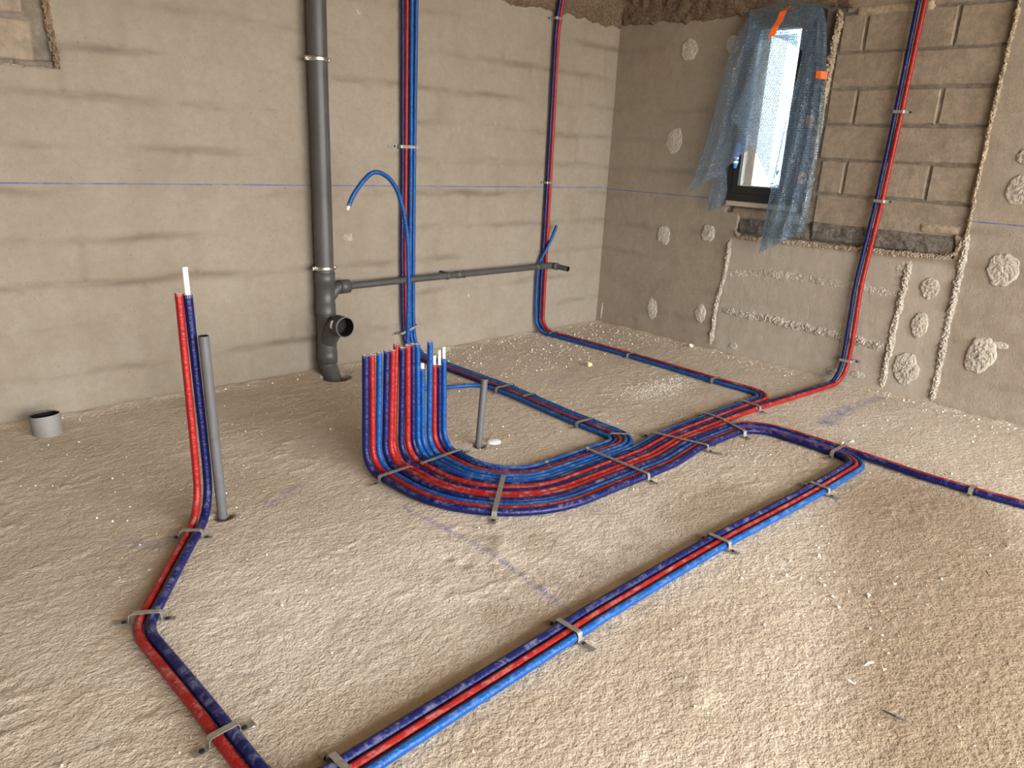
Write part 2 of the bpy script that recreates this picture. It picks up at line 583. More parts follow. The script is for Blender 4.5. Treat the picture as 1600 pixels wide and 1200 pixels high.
def build_floor():
    xs = np.concatenate([np.arange(-7.0, -4.72, 0.12), np.arange(-4.72, 0.031, 0.0105)])
    ys = np.concatenate([np.arange(-6.85, -3.85, 0.12), np.arange(-3.85, 0.031, 0.0105)])
    X, Y = np.meshgrid(xs, ys, indexing='ij')
    Z = -0.003 - 0.010 * (fbm(X * 2.2, Y * 2.2, 3, 1) - 0.35).clip(0, 1)
    Z = Z + 0.0040 * (fbm(X * 26 + Y * 5, Y * 34 - X * 4, 4, 5, 0.65) - 0.5)
    Z = Z + 0.003 * (fbm(X * 75, Y * 85, 2, 9) - 0.5)
    # trowel ridges / boot scrapes
    rid = fbm(X * 3.1 + 0.8 * Y, Y * 9.0, 3, 21)
    Z = Z + 0.0035 * np.exp(-((rid - 0.55) / 0.012) ** 2) * (fbm(X * 1.3, Y * 1.3, 2, 33) > 0.52)
    # trodden-in clods, scrapes and small pits
    for cx, cy, cr, ch in ((-3.06, -2.20, 0.05, 0.009), (-3.02, -2.13, 0.035, 0.008), (-3.19, -2.16, 0.018, -0.010), (-3.13, -2.98, 0.05, 0.007),
                           (-3.10, -2.42, 0.02, 0.008), (-3.21, -2.10, 0.014, -0.008), (-3.0, -2.50, 0.012, -0.008), (-1.75, -3.05, 0.06, 0.006), (-3.55, -2.6, 0.05, 0.006)):
        Z = Z + ch * np.exp(-(((X - cx) ** 2 + (Y - cy) ** 2) / cr ** 2)) * (0.4 + 1.2 * fbm(X * 60, Y * 60, 3, 91))
    # mortar crumbs piled along the foot of the walls
    for D in (-Y, -X):
        Z = Z + 0.016 * np.exp(-(D.clip(0, 9) / 0.05) ** 2) * fbm(X * 16, Y * 16, 3, 40)
    X, Y = X.copy(), Y.copy()
    for hx, hy, hr in HOLES:
        d = np.hypot(X - hx, Y - hy)
        near = np.abs(d - hr) < 0.0075
        k = np.where(near, hr / np.maximum(d, 1e-6), 1.0)
        X = hx + (X - hx) * k
        Y = hy + (Y - hy) * k
        Z = np.where((d < hr + 0.02) & (d >= hr - 0.0075), -0.004, Z)
        Z = np.where(d < hr - 0.0075, -0.09, Z)
    nx, ny = X.shape
    me = bpy.data.meshes.new('floor')
    idx = np.arange(nx * ny).reshape(nx, ny)
    q = np.stack([idx[:-1, :-1], idx[1:, :-1], idx[1:, 1:], idx[:-1, 1:]], -1).reshape(-1, 4)
    me.vertices.add(nx * ny)
    me.vertices.foreach_set('co', np.stack([X, Y, Z], -1).astype(np.float32).ravel())
    me.loops.add(q.size)
    me.loops.foreach_set('vertex_index', q.astype(np.int32).ravel())
    me.polygons.add(len(q))
    me.polygons.foreach_set('loop_start', np.arange(0, q.size, 4, dtype=np.int32))
    me.polygons.foreach_set('loop_total', np.full(len(q), 4, dtype=np.int32))
    me.update(calc_edges=True)
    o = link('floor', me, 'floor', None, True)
    tag(o, 'rough beige cement screed floor with trowel marks and dust', kind='structure')
    return o


floor = build_floor()

# setting: walls ---------------------------------------------------
WIN_Y0, WIN_Y1, WIN_Z0, WIN_Z1 = -1.500, -1.053, 1.035, 2.123
ZC = 2.62


def wall_grid(name, mat, parent, hs, zs, fn_in, disp, put, back):
    """render coat: grid with cells removed where fn_in says so, rim closed back to the masonry"""
    H, Z = np.meshgrid(hs, zs, indexing='ij')
    D = disp(H, Z)
    nh, nz = H.shape
    keep = {}
    hc = (hs[:-1] + hs[1:]) / 2
    zc = (zs[:-1] + zs[1:]) / 2
    KH, KZ = np.meshgrid(hc, zc, indexing='ij')
    K = ~fn_in(KH, KZ)
    idx = -np.ones((nh, nz), int)
    v, f = [], []

    def vid(i, j):
        if idx[i, j] < 0:
            idx[i, j] = len(v)
            v.append(put(H[i, j] + jh[i, j], Z[i, j] + jz[i, j], D[i, j]))
        return int(idx[i, j])
    # jitter only on verts at the torn rim
    rim = np.zeros((nh, nz), bool)
    Kp = np.pad(K, 1, mode='edge')
    tot = Kp[:-1, :-1].astype(int) + Kp[1:, :-1] + Kp[:-1, 1:] + Kp[1:, 1:]
    rim = (tot > 0) & (tot < 4)
    jh = np.where(rim, (fbm(H * 40, Z * 40, 2, 3) - 0.5) * 0.022, 0)
    jz = np.where(rim, (fbm(H * 40 + 50, Z * 40, 2, 4) - 0.5) * 0.022, 0)
    edges = {}
    for i in range(nh - 1):
        for j in range(nz - 1):
            if K[i, j]:
                q = (vid(i, j), vid(i + 1, j), vid(i + 1, j + 1), vid(i, j + 1))
                f.append(q)
                if rim[i:i + 2, j:j + 2].any():
                    for a, b in zip(q, q[1:] + q[:1]):
                        edges[(a, b)] = edges.get((a, b), 0) + 1
    rimv = {int(idx[i, j]): (i, j) for i, j in zip(*np.where(rim)) if idx[i, j] >= 0}
    bv = {}
    for (a, b) in list(edges):
        if (b, a) not in edges and a in rimv and b in rimv:
            for w in (a, b):
                if w not in bv:
                    i, j = rimv[w]
                    bv[w] = len(v)
                    v.append(put(H[i, j] + jh[i, j], Z[i, j] + jz[i, j], back))
            f.append((b, a, bv[a], bv[b]))
    return pyd(name, v, f, mat, parent, True)


def rng(a, b, s):
    return np.linspace(a, b, int(round((b - a) / s)) + 1)


# left wall: y = 0, render cut away at its upper left
wl_v, wl_f = boxes([((-7.1, 0.25), (0.03, 0.25), (-0.1, ZC))])
wall_left = pyd('wall_left', wl_v, wl_f, 'mortar')
tag(wall_left, 'left wall, smooth grey-beige cement render with faint block courses and a blue chalk line', kind='structure')


def in_left(h, z):
    e = 0.012 * (fbm(h * 30, z * 30, 3, 8) - 0.5)
    return (h < -3.655 + e + 0.02 * (z < 1.56)) & (z > 1.487 + e)


hs = np.unique(np.concatenate([rng(-7.0, -4.1, 0.1), rng(-4.1, -3.5, 0.01), rng(-3.5, 0.03, 0.0205)]))
zs = np.unique(np.concatenate([rng(-0.05, 1.42, 0.021), rng(1.42, 1.9, 0.01), rng(1.9, ZC, 0.02)]))
wall_grid('render_coat', 'plaster_left', wall_left, hs, zs, in_left,
          lambda H, Z: 0.005 * (fbm(H * 2.3, Z * 3, 3, 51) - 0.5) + 0.002 * (fbm(H * 18, Z * 18, 3, 52) - 0.5),
          lambda h, z, d: (h, d, z), 0.032)

# right wall: x = 0
wr_v, wr_f = boxes([((0.03, 0.25), (WIN_Y1, 0.25), (-0.1, ZC)), ((0.03, 0.25), (Y_FRONT - 0.2, WIN_Y0), (-0.1, ZC)),
                    ((0.03, 0.25), (WIN_Y0, WIN_Y1), (-0.1, WIN_Z0)), ((0.03, 0.25), (WIN_Y0, WIN_Y1), (WIN_Z1, ZC))])
wall_right = pyd('wall_right', wr_v, wr_f, 'mortar')
tag(wall_right, 'right wall with rough render, a bare block patch beside the window and adhesive dabs', kind='structure')


def in_right(h, z):
    e = 0.016 * (fbm(h * 22, z * 22, 3, 18) - 0.5)
    a = (h > -2.487 + e) & (h < -1.03) & (z > 0.94 + e)
    b = (h > -2.445 + e) & (h < -1.125 + e) & (z > 0.808 + e - 0.02 * (h + 1.7))
    return a | b


hs = np.unique(np.concatenate([rng(Y_FRONT, -3.6, 0.1), rng(-3.6, -2.56, 0.02), rng(-2.56, -1.0, 0.01), rng(-1.0, 0.03, 0.02)]))
zs = np.unique(np.concatenate([rng(-0.05, 0.74, 0.02), rng(0.74, 1.04, 0.01), rng(1.04, ZC, 0.02)]))
wall_grid('render_coat', 'plaster_right', wall_right, hs, zs, in_right,
          lambda H, Z: 0.007 * (fbm(H * 3.3, Z * 3, 3, 61) - 0.5) + 0.004 * (fbm(H * 25, Z * 25, 3, 62) - 0.5),
          lambda h, z, d: (d, -0.0 + h, z), 0.032)


def block(parent, axis, h0, h1, z0, z1, front, depth=0.04, name='concrete_block'):
    """chamfered block with a slightly wavy face"""
    bu, bw = 0.007 / abs(h1 - h0), 0.007 / abs(z1 - z0)
    US, WS = [0, bu, 0.3, 0.7, 1 - bu, 1], [0, bw, 0.5, 1 - bw, 1]
    n, m = len(US), len(WS)
    v, f = [], []
    for i in range(n):
        for j in range(m):
            u, w = US[i], WS[j]
            edge = i in (0, n - 1) or j in (0, m - 1)
            d = front + (0.006 if edge else 0.0) + random.uniform(-0.0015, 0.0015)
            h, z = h0 + (h1 - h0) * u, z0 + (z1 - z0) * w
            if edge:
                h += random.uniform(-0.003, 0.003)
                z += random.uniform(-0.003, 0.003)
            v.append((d, h, z) if axis == 'x' else (h, d, z))
    for i in range(n - 1):
        for j in range(m - 1):
            f.append((i * m + j, (i + 1) * m + j, (i + 1) * m + j + 1, i * m + j + 1))
    ring = [i * m for i in range(n)] + [(n - 1) * m + j for j in range(1, m)] + [i * m + m - 1 for i in range(n - 2, -1, -1)] + [j for j in range(m - 2, 0, -1)]
    b0 = len(v)
    for r in ring:
        a = list(v[r])
        a[0 if axis == 'x' else 1] = front + depth
        v.append(tuple(a))
    for k in range(len(ring)):
        k2 = (k + 1) % len(ring)
        f.append((ring[k2], ring[k], b0 + k, b0 + k2))
    f.append(tuple(range(b0, len(v))))
    o = pyd(name, v, f, 'block', parent)
    bm = bmesh.new()
    bm.from_mesh(o.data)
    bmesh.ops.recalc_face_normals(bm, faces=bm.faces[:])
    bm.to_mesh(o.data)
    bm.free()
    return o


J = 0.007
for z0, z1, cuts in ((0.905, 1.105, (-2.49, -2.0, -1.62)), (1.105, 1.303, (-2.49, -2.24, -1.775, -1.62)),
                     (1.303, 1.502, (-2.49, -2.0, -1.60)), (1.502, 1.70, (-2.49, -2.22, -1.768, -1.60)),
                     (1.70, 1.895, (-2.49, -1.995, -1.60)), (1.895, 2.10, (-2.49, -2.225, -1.754, -1.61)),
                     (2.10, 2.30, (-2.49, -2.0, -1.62))):
    for a, b in zip(cuts[:-1], cuts[1:]):
        block(wall_right, 'x', a + J, b - J, z0 + J, z1 - J, 0.0175 + random.uniform(0, 0.004))
for z0, z1, cuts in ((1.512, 1.668, (-4.21, -3.715)), (1.69, 1.89, (-4.0, -3.735)), (1.69, 1.89, (-4.5, -4.01))):
    block(wall_left, 'y', cuts[0], cuts[1], z0, z1, 0.017)


def strip(name, pts, width, height, mat, parent, axis='x', seed=0, base=0.002, n_per=170, sharp=1.0, sym=True):
    """irregular ridge of mortar lying on a wall along pts (h, z)"""
    P = []
    for (a, b) in zip(pts[:-1], pts[1:]):
        L = math.hypot(b[0] - a[0], b[1] - a[1])
        k = max(2, int(L * n_per))
        P += [(a[0] + (b[0] - a[0]) * i / k, a[1] + (b[1] - a[1]) * i / k) for i in range(k)]
    P.append(pts[-1])
    m = 9
    v, f = [], []
    n = len(P)
    rnd = random.Random(seed)
    s = 0
    for i, (h, z) in enumerate(P):
        a, b = P[max(0, i - 1)], P[min(n - 1, i + 1)]
        t = Vector((b[0] - a[0], b[1] - a[1])).normalized()
        nn = Vector((-t.y, t.x))
        end = min(1, i / 5, (n - 1 - i) / 5)
        wl = width * (0.25 + 0.75 * float(fbm(i * 0.11, seed * 3.7, 3, seed, 0.7)) * 1.1) * (0.3 + 0.7 * end)
        wr = width * (0.25 + 0.75 * float(fbm(i * 0.13, seed * 3.7 + 40, 3, seed + 9, 0.7)) * 1.1) * (0.3 + 0.7 * end)
        hh = height * (0.25 + 1.1 * float(fbm(i * 0.17, seed + 70.0, 3, seed + 5, 0.7))) * end
        for j in range(m):
            q = j / (m - 1) * 2 - 1
            off = nn * (q * (wl if q < 0 else wr))
            e = max(0, 1 - abs(q) ** (2.2 * sharp))
            r = (0.35 + 1.3 * rnd.random())
            d = base - (e * hh * r + (0.002 if abs(q) < 1 else 0))
            hh_, zz_ = h + off.x + rnd.uniform(-1, 1) * 0.0035, z + off.y + rnd.uniform(-1, 1) * 0.0035
            v.append((d, hh_, zz_) if axis == 'x' else (hh_, d, zz_))
    for i in range(n - 1):
        for j in range(m - 1):
            f.append((i * m + j, (i + 1) * m + j, (i + 1) * m + j + 1, i * m + j + 1))
    return pyd(name, v, f, mat, parent, False)


strip('mortar_seam', [(-1.098, 0.775), (-1.088, 0.52), (-1.055, 0.34), (-1.05, 0.03)], 0.026, 0.014, 'adhesive', wall_right, seed=1)
strip('mortar_seam', [(-1.08, 0.535), (-1.38, 0.585), (-1.70, 0.590), (-2.0, 0.585), (-2.22, 0.578)], 0.036, 0.007, 'adhesive', wall_right, seed=2)
strip('mortar_seam', [(-1.10, 0.292), (-1.45, 0.290), (-1.75, 0.280), (-2.0, 0.272), (-2.21, 0.257)], 0.042, 0.013, 'adhesive', wall_right, seed=3)
strip('mortar_seam', [(-2.238, 0.78), (-2.234, 0.55), (-2.226, 0.40), (-2.223, 0.02)], 0.032, 0.020, 'adhesive', wall_right, seed=4)
strip('mortar_seam', [(-2.497, 0.97), (-2.50, 0.7), (-2.499, 0.45), (-2.505, 0.01)], 0.030, 0.020, 'adhesive', wall_right, seed=5)
strip('render_lip', [(-2.497, 0.93), (-2.490, 1.25), (-2.488, 1.6), (-2.495, 2.0), (-2.495, 2.3)], 0.016, 0.014, 'edge_render', wall_right, seed=6)
strip('render_lip', [(-1.11, 0.835), (-1.16, 0.79), (-1.5, 0.795), (-1.8, 0.80), (-2.15, 0.808), (-2.40, 0.815), (-2.46, 0.85), (-2.49, 0.95)], 0.024, 0.012, 'edge_render', wall_right, seed=7)
strip('mortar_bead', [(-1.572, 0.96), (-1.575, 1.3), (-1.575, 1.6), (-1.585, 1.9), (-1.60, 2.06), (-1.58, 2.13)], 0.028, 0.035, 'edge_render', wall_right, seed=8, base=0.02)
strip('brown_render_edge', [(-3.640, 1.50), (-3.642, 1.56), (-3.650, 1.65), (-3.660, 1.80), (-3.665, 2.1)], 0.019, 0.012, 'brown_edge', wall_left, 'y', seed=9)
strip('render_lip', [(-4.1, 1.488), (-3.9, 1.487), (-3.75, 1.485), (-3.66, 1.487)], 0.014, 0.007, 'edge_render', wall_left, 'y', seed=10, base=0.012)


def patch(name, h0, h1, z0, z1, mat, parent, axis, d0, amp, seed, step=0.011, fscale=28, rag=0.0):
    hs_, zs_ = rng(h0, h1, step), rng(z0, z1, step)
    H, Z = np.meshgrid(hs_, zs_, indexing='ij')
    Z0 = Z.copy()
    Z = Z + rag * (fbm(H * 11, H * 0 + seed, 4, seed, 0.7) - 0.5) * (1 - ((Z - z0) / 0.2).clip(0, 1))
    D = d0 - amp * fbm(H * fscale, Z * fscale, 4, seed, 0.65)
    ed = (np.minimum.reduce([(H - h0), (h1 - H), (Z0 - z0), (z1 - Z0)]) / 0.02).clip(0, 1)
    D = d0 + 0.02 + (D - d0 - 0.02) * ed
    n, m = H.shape
    V = np.stack([D, H, Z], -1) if axis == 'x' else np.stack([H, D, Z], -1)
    ix = np.arange(n * m).reshape(n, m)
    q = np.stack([ix[:-1, :-1], ix[1:, :-1], ix[1:, 1:], ix[:-1, 1:]], -1).reshape(-1, 4).tolist()
    return pyd(name, V.reshape(-1, 3), [tuple(a) for a in q], mat, parent, True)


patch('broken_mortar_ledge', -2.455, -1.62, 0.815, 0.945, 'dark_mortar', wall_right, 'x', 0.022, 0.034, 71)
patch('broken_mortar_ledge', -1.64, -1.12, 0.81, 0.925, 'dark_mortar', wall_right, 'x', 0.026, 0.030, 72)
patch('smooth_mortar_patch', -1.55, -1.06, 0.90, 0.985, 'block', wall_right, 'x', 0.012, 0.008, 73, fscale=8)
patch('mortar_smear', -2.46, -2.24, 0.93, 1.0, 'edge_render', wall_right, 'x', 0.012, 0.010, 74, fscale=12)
patch('mortar_smear', -2.10, -1.68, 2.075, 2.14, 'edge_render', wall_right, 'x', 0.012, 0.016, 75, fscale=14)
patch('broken_mortar_ledge', -3.80, -3.64, 1.478, 1.53, 'mortar', wall_left, 'y', 0.02, 0.022, 76, fscale=40)
# rough brown concrete above the render, wraps round the corner
patch('rough_concrete_band', -1.72, 0.03, 2.125, ZC, 'brown_concrete', wall_left, 'y', -0.004, 0.040, 77, 0.014, 24, 0.06)
patch('rough_concrete_band', -1.68, 0.03, 2.128, ZC, 'brown_concrete', wall_right, 'x', -0.004, 0.038, 78, 0.014, 24, 0.07)


def dab(parent, y, z, w, h, thick, seed, tilt=0.0):
    """dab of board adhesive left on the wall"""
    rings, seg = 13, 44
    v, f = [], []
    rnd = random.Random(seed)
    for i in range(rings + 1):
        q = i / rings
        for s in range(seg):
            a = 2 * PI * s / seg
            er = 0.72 + 0.5 * float(fbm(2 + 1.7 * math.cos(a) + seed, 2 + 1.7 * math.sin(a), 3, seed, 0.6))
            dy, dz = math.cos(a) * w / 2 * q * er, math.sin(a) * h / 2 * q * er
            dy, dz = dy * math.cos(tilt) - dz * math.sin(tilt), dy * math.sin(tilt) + dz * math.cos(tilt)
            prof = 1.15 - 0.45 * q if q < 0.86 else 0.763 * (1 - ((q - 0.86) / 0.14) ** 2)
            rel = 0.45 + 0.9 * float(fbm((y + dy) * 75, (z + dz) * 75, 3, seed + 3, 0.75))
            d = 0.003 - thick * prof * rel
            v.append((d, y + dy, z + dz))
    for i in range(rings):
        for s in range(seg):
            s2 = (s + 1) % seg
            f.append((i * seg + s, (i + 1) * seg + s, (i + 1) * seg + s2, i * seg + s2))
    return pyd('adhesive_dab', v, f, 'adhesive', parent, False)


for i, (y, z, w, h, t, tl) in enumerate((
        (-0.605, 1.962, 0.15, 0.15, .014, 0), (-0.56, 1.385, 0.14, 0.19, .014, 0.1), (-0.56, 0.735, 0.11, 0.14, .014, 0),
        (-0.918, 0.786, 0.11, 0.12, .015, 0), (-0.53, 0.19, 0.09, 0.17, .010, -0.1), (-0.942, 0.235, 0.09, 0.15, .016, 0),
        (-2.371, 0.645, 0.105, 0.125, .020, 0), (-2.358, 0.433, 0.10, 0.155, .020, 0), (-2.335, 0.165, 0.155, 0.20, .022, 0),
        (-2.698, 0.791, 0.16, 0.185, .018, 0), (-2.69, 0.328, 0.15, 0.21, .022, 0.15), (-2.70, 1.20, 0.16, 0.17, .018, 0),
        (-2.69, 1.36, 0.11, 0.085, .016, 0), (-2.78, 1.62, 0.12, 0.13, .016, 0), (-1.225, 0.06, 0.07, 0.055, .010, 0), (-2.075, 0.066, 0.09, 0.05, .010, 0),
        (-1.92, 0.05, 0.08, 0.05, .010, 0), (-0.93, 1.975, 0.10, 0.12, .006, 0), (-2.20, 0.725, 0.06, 0.08, .008, 0),
        (-0.05, 0.085, 0.02, 0.16, .008, 0), (-2.76, 0.40, 0.10, 0.04, .006, 0))):
    dab(wall_right, y, z, w, h, t, 100 + i, tl)
# small bare chips and plaster spots on the left wall
for i, (x, z, w, h) in enumerate(((-1.145, 1.02, 0.035, 0.10), (-1.17, 1.42, 0.03, 0.05), (-1.35, 0.335, 0.035, 0.055),
                                  (-2.18, 1.92, 0.04, 0.08), (-0.055, 0.75, 0.012, 0.10), (-2.26, 0.75, 0.10, 0.06))):
    o = dab(wall_left, 0, 0, w, h, 0.003, 150 + i)
    me = o.data
    for vv in me.vertices:
        d, y, z2 = vv.co
        vv.co = (x + y, d, z + z2)
    o.name = 'plaster_spot'

# the rest of the room (out of view, they shape the light)
o = pyd('wall_back', *boxes([((-7.25, -7.0), (Y_FRONT - 0.2, 0.25), (-0.1, ZC))]), 'plaster_left')
tag(o, 'rendered wall behind the viewer', kind='structure')
o = pyd('wall_front', *boxes([((-7.0, OPEN_X0), (Y_FRONT - 0.2, Y_FRONT), (-0.1, ZC)),
                              ((OPEN_X1, 0.03), (Y_FRONT - 0.2, Y_FRONT), (-0.1, ZC)),
                              ((OPEN_X0, OPEN_X1), (Y_FRONT - 0.2, Y_FRONT), (OPEN_Z1, ZC)),
                              ((OPEN_X0, OPEN_X1), (Y_FRONT - 0.2, Y_FRONT), (-0.1, 0.0))]), 'plaster_left')
tag(o, 'rendered wall with the wide unglazed bay opening', kind='structure')
o = pyd('ceiling', *boxes([((-7.25, 0.25), (Y_FRONT - 0.2, 0.25), (ZC, ZC + 0.2))]), 'ceiling_mat')
tag(o, 'raw concrete ceiling slab', kind='structure')
o = pyd('ground_outside', [(-40, -45, -0.12), (45, -45, -0.12), (45, 40, -0.12), (-40, 40, -0.12)], [(0, 1, 2, 3)], 'ground_mat')
tag(o, 'bare sandy ground outside the house', kind='structure')

# ------------------------------------------------------------------ window with its wrap
win = thing('window_1', 'narrow black window frame behind blue bubble wrap', None, (0, -1.275, 1.0), kind='structure')


def ring_frame(name, y0, y1, z0, z1, w, x0, x1, mat, parent, bev=0.004):
    bm = bmesh.new()
    prof = [(x0, 0.0), (x1, 0.0), (x1, w), (x0, w)]
    cors = [(y0, z0, 1, 1), (y1, z0, -1, 1), (y1, z1, -1, -1), (y0, z1, 1, -1)]
    vv = [[bm.verts.new((x, cy + sy * d, cz + sz * d)) for x, d in prof] for cy, cz, sy, sz in cors]
    for i in range(4):
        a, b = vv[i], vv[(i + 1) % 4]
        for j in range(4):
            bm.faces.new((a[j], a[(j + 1) % 4], b[(j + 1) % 4], b[j]))
    bmesh.ops.recalc_face_normals(bm, faces=bm.faces[:])
    bmesh.ops.bevel(bm, geom=bm.edges[:], offset=bev, segments=1, affect='EDGES')
    me = bpy.data.meshes.new(name)
    bm.to_mesh(me)
    bm.free()
    return link(name, me, mat, parent)


ring_frame('window_frame', -1.513, -1.040, 1.022, 2.136, 0.055, -0.055, 0.03, 'frame_black', win)
sash = ring_frame('window_sash', -1.463, -1.090, 1.070, 2.088, 0.048, -0.066, 0.0, 'frame_black', win)
ring_frame('glazing_seal', -1.416, -1.137, 1.117, 2.041, 0.006, -0.050, -0.012, 'seal', sash, 0.001)
pyd('glass_pane', *boxes([((-0.032, -0.026), (-1.412, -1.141), (1.121, 2.037))]), 'glass', sash)
bevel_box('window_sill', (-0.045, 0.03), (-1.52, -1.05), (0.988, 1.020), 'sill_beige', win)
hv, hf, hu = sweep([(-0.092, -1.112, 1.225), (-0.092, -1.113, 1.25), (-0.092, -1.114, 1.30), (-0.092, -1.115, 1.345), (-0.090, -1.116, 1.372), (-0.086, -1.116, 1.378)],
                   [0.009, 0.0145, 0.0155, 0.0165, 0.015, 0.006], 12, True, True)
handle = pyd('window_handle', hv, hf, 'handle_blue', win, True, hu)
handle['label'] = 'window handle wrapped in blue film'
hv, hf, hu = sweep([(-0.05, -1.115, 1.34), (-0.090, -1.115, 1.34)], 0.008, 10)
pyd('handle_spindle', hv, hf, 'frame_black', handle, True, hu)
for zz in (1.262, 1.288):
    hv, hf, hu = sweep([(-0.092, -1.1125, zz - 0.006), (-0.092, -1.1125, zz + 0.006)], 0.0168, 12)
    pyd('handle_tape', hv, hf, 'handle_white', handle, True, hu)
for zz in (1.515, 1.19):
    b = bevel_box('fixing_bracket', (-0.045, 0.03), (-1.548, -1.514), (zz - 0.035, zz + 0.035), 'bracket_brown', win, 0.004)
    bevel_box('bracket_wedge', (-0.052, 0.02), (-1.572, -1.546), (zz - 0.008, zz + 0.006), 'screw_black', b, 0.002)


def catmull(P, t):
    n = len(P) - 1
    s = min(max(t * n, 0), n - 1e-6)
    i = int(s)
    q = s - i
    p0, p1, p2, p3 = (np.array(P[min(max(i + k, 0), n)], float) for k in (-1, 0, 1, 2))
    return 0.5 * (2 * p1 + (p2 - p0) * q + (2 * p0 - 5 * p1 + 4 * p2 - p3) * q * q + (3 * p1 - p0 - 3 * p2 + p3) * q ** 3)


def sheet(name, rails, xs_, folds, amp, parent, mat='wrap', nu=46, nv=70, seed=0, ph=0.0):
    """draped film through rails of (y, z); xs_ the depth of each rail at top and bottom"""
    v, f, uv = [], [], []
    for j in range(nv):
        t = j / (nv - 1)
        row = [catmull(r, t) for r in rails]
        dx = [a + (b - a) * t for a, b in xs_]
        acc = 0
        last = None
        for i in range(nu):
            u = i / (nu - 1)
            y, z = catmull(row, u)
            x = float(catmull([(d, 0) for d in dx], u)[0])
            fo = amp * (0.25 + 0.75 * t) * (math.sin(2 * PI * folds * u + ph + 0.9 * math.sin(3 * t + seed)) + 0.45 * math.sin(2 * PI * folds * 2.3 * u + seed))
            cr = 0.006 * (float(fbm(u * 9 + seed, t * 14, 3, 200 + seed)) - 0.5)
            x += fo + cr
            p = np.array((x, y, z))
            if last is not None:
                acc += np.linalg.norm(p - last)
            last = p
            v.append((min(x, -0.071) if z < 2.13 else x, y, z))
            uv.append((acc, 3 - z))
    for j in range(nv - 1):
        for i in range(nu - 1):
            f.append((j * nu + i, j * nu + i + 1, (j + 1) * nu + i + 1, (j + 1) * nu + i))
    return pyd(name, v, f, mat, parent, True, uv)


wrap = thing('bubble_wrap_sheet', 'torn translucent blue bubble wrap taped over the narrow black window', 'bubble wrap', (-0.08, -1.28, 2.12))
sheet('left_flap', [[(-1.069, 2.128), (-0.984, 1.96), (-0.93, 1.623), (-0.88, 1.306), (-0.811, 1.055)],
                    [(-1.131, 2.059), (-1.075, 1.809), (-1.048, 1.546), (-1.034, 1.331), (-0.975, 1.150)],
                    [(-1.235, 2.017), (-1.177, 1.769), (-1.181, 1.584), (-1.188, 1.451), (-1.193, 1.337)]],
      [(-0.08, -0.13), (-0.085, -0.12), (-0.09, -0.10)], 2.2, 0.013, wrap, seed=1)
sheet('middle_flap', [[(-1.255, 1.995), (-1.193, 1.856), (-1.123, 1.694), (-1.06, 1.525)],
                      [(-1.300, 1.995), (-1.275, 1.799), (-1.245, 1.581), (-1.225, 1.390)],
                      [(-1.415, 1.995), (-1.432, 1.76), (-1.432, 1.435), (-1.408, 1.109)]],
      [(-0.10, -0.15), (-0.10, -0.15), (-0.10, -0.13)], 1.6, 0.012, wrap, seed=2, ph=1.0)
sheet('right_flap', [[(-1.462, 2.112), (-1.449, 1.794), (-1.424, 1.509), (-1.402, 1.135), (-1.383, 0.72)],
                     [(-1.505, 2.120), (-1.551, 1.79), (-1.563, 1.403), (-1.539, 1.069), (-1.502, 0.787)],
                     [(-1.538, 2.12), (-1.586, 1.957), (-1.64, 1.546), (-1.649, 1.114), (-1.644, 0.888)]],
      [(-0.08, -0.13), (-0.09, -0.14), (-0.085, -0.10)], 3.2, 0.018, wrap, seed=3, nu=70)
sheet('loose_tail', [[(-1.005, 1.223), (-0.952, 1.065), (-0.947, 0.931)], [(-1.02, 1.22), (-1.01, 1.08), (-1.01, 0.96)],
                     [(-1.043, 1.225), (-1.072, 1.094), (-1.067, 1.0)]],
      [(-0.085, -0.09), (-0.09, -0.10), (-0.085, -0.09)], 1.5, 0.008, wrap, seed=4, nu=24, nv=24)
sheet('top_film', [[(-1.066, 2.134), (-1.073, 1.994), (-1.075, 1.921)], [(-1.28, 2.140), (-1.27, 2.06), (-1.262, 1.985)],
                   [(-1.525, 2.132), (-1.47, 2.004), (-1.449, 1.902)]],
      [(-0.078, -0.080), (-0.085, -0.10), (-0.078, -0.085)], 2.0, 0.004, wrap, seed=5, nu=36, nv=22)
sheet('top_fold', [[(-1.03, 2.15), (-1.066, 2.134)], [(-1.288, 2.19), (-1.28, 2.140)], [(-1.55, 2.145), (-1.525, 2.132)]],
      [(-0.052, -0.080), (-0.056, -0.085), (-0.052, -0.080)], 1.0, 0.001, wrap, seed=6, nu=30, nv=8)


def ribbon(name, P, wdir, w, mat, parent=None, th=0.0012):
    """flat tape / band through P with width direction wdir"""
    P = [Vector(p) for p in P]
    wd = Vector(wdir).normalized()
    v, f = [], []
    for i, p in enumerate(P):
        t = (P[min(i + 1, len(P) - 1)] - P[max(i - 1, 0)]).normalized()
        n = t.cross(wd).normalized()
        for s, k in ((-0.5, 0.5), (0.5, 0.5), (0.5, -0.5), (-0.5, -0.5)):
            v.append(p + wd * (w * s) + n * (th * k))
    for i in range(len(P) - 1):
        for j in range(4):
            j2 = (j + 1) % 4
            f.append((i * 4 + j, i * 4 + j2, (i + 1) * 4 + j2, (i + 1) * 4 + j))
    f.append((3, 2, 1, 0))
    b = (len(P) - 1) * 4
    f.append((b, b + 1, b + 2, b + 3))
    return pyd(name, v, f, mat, parent)


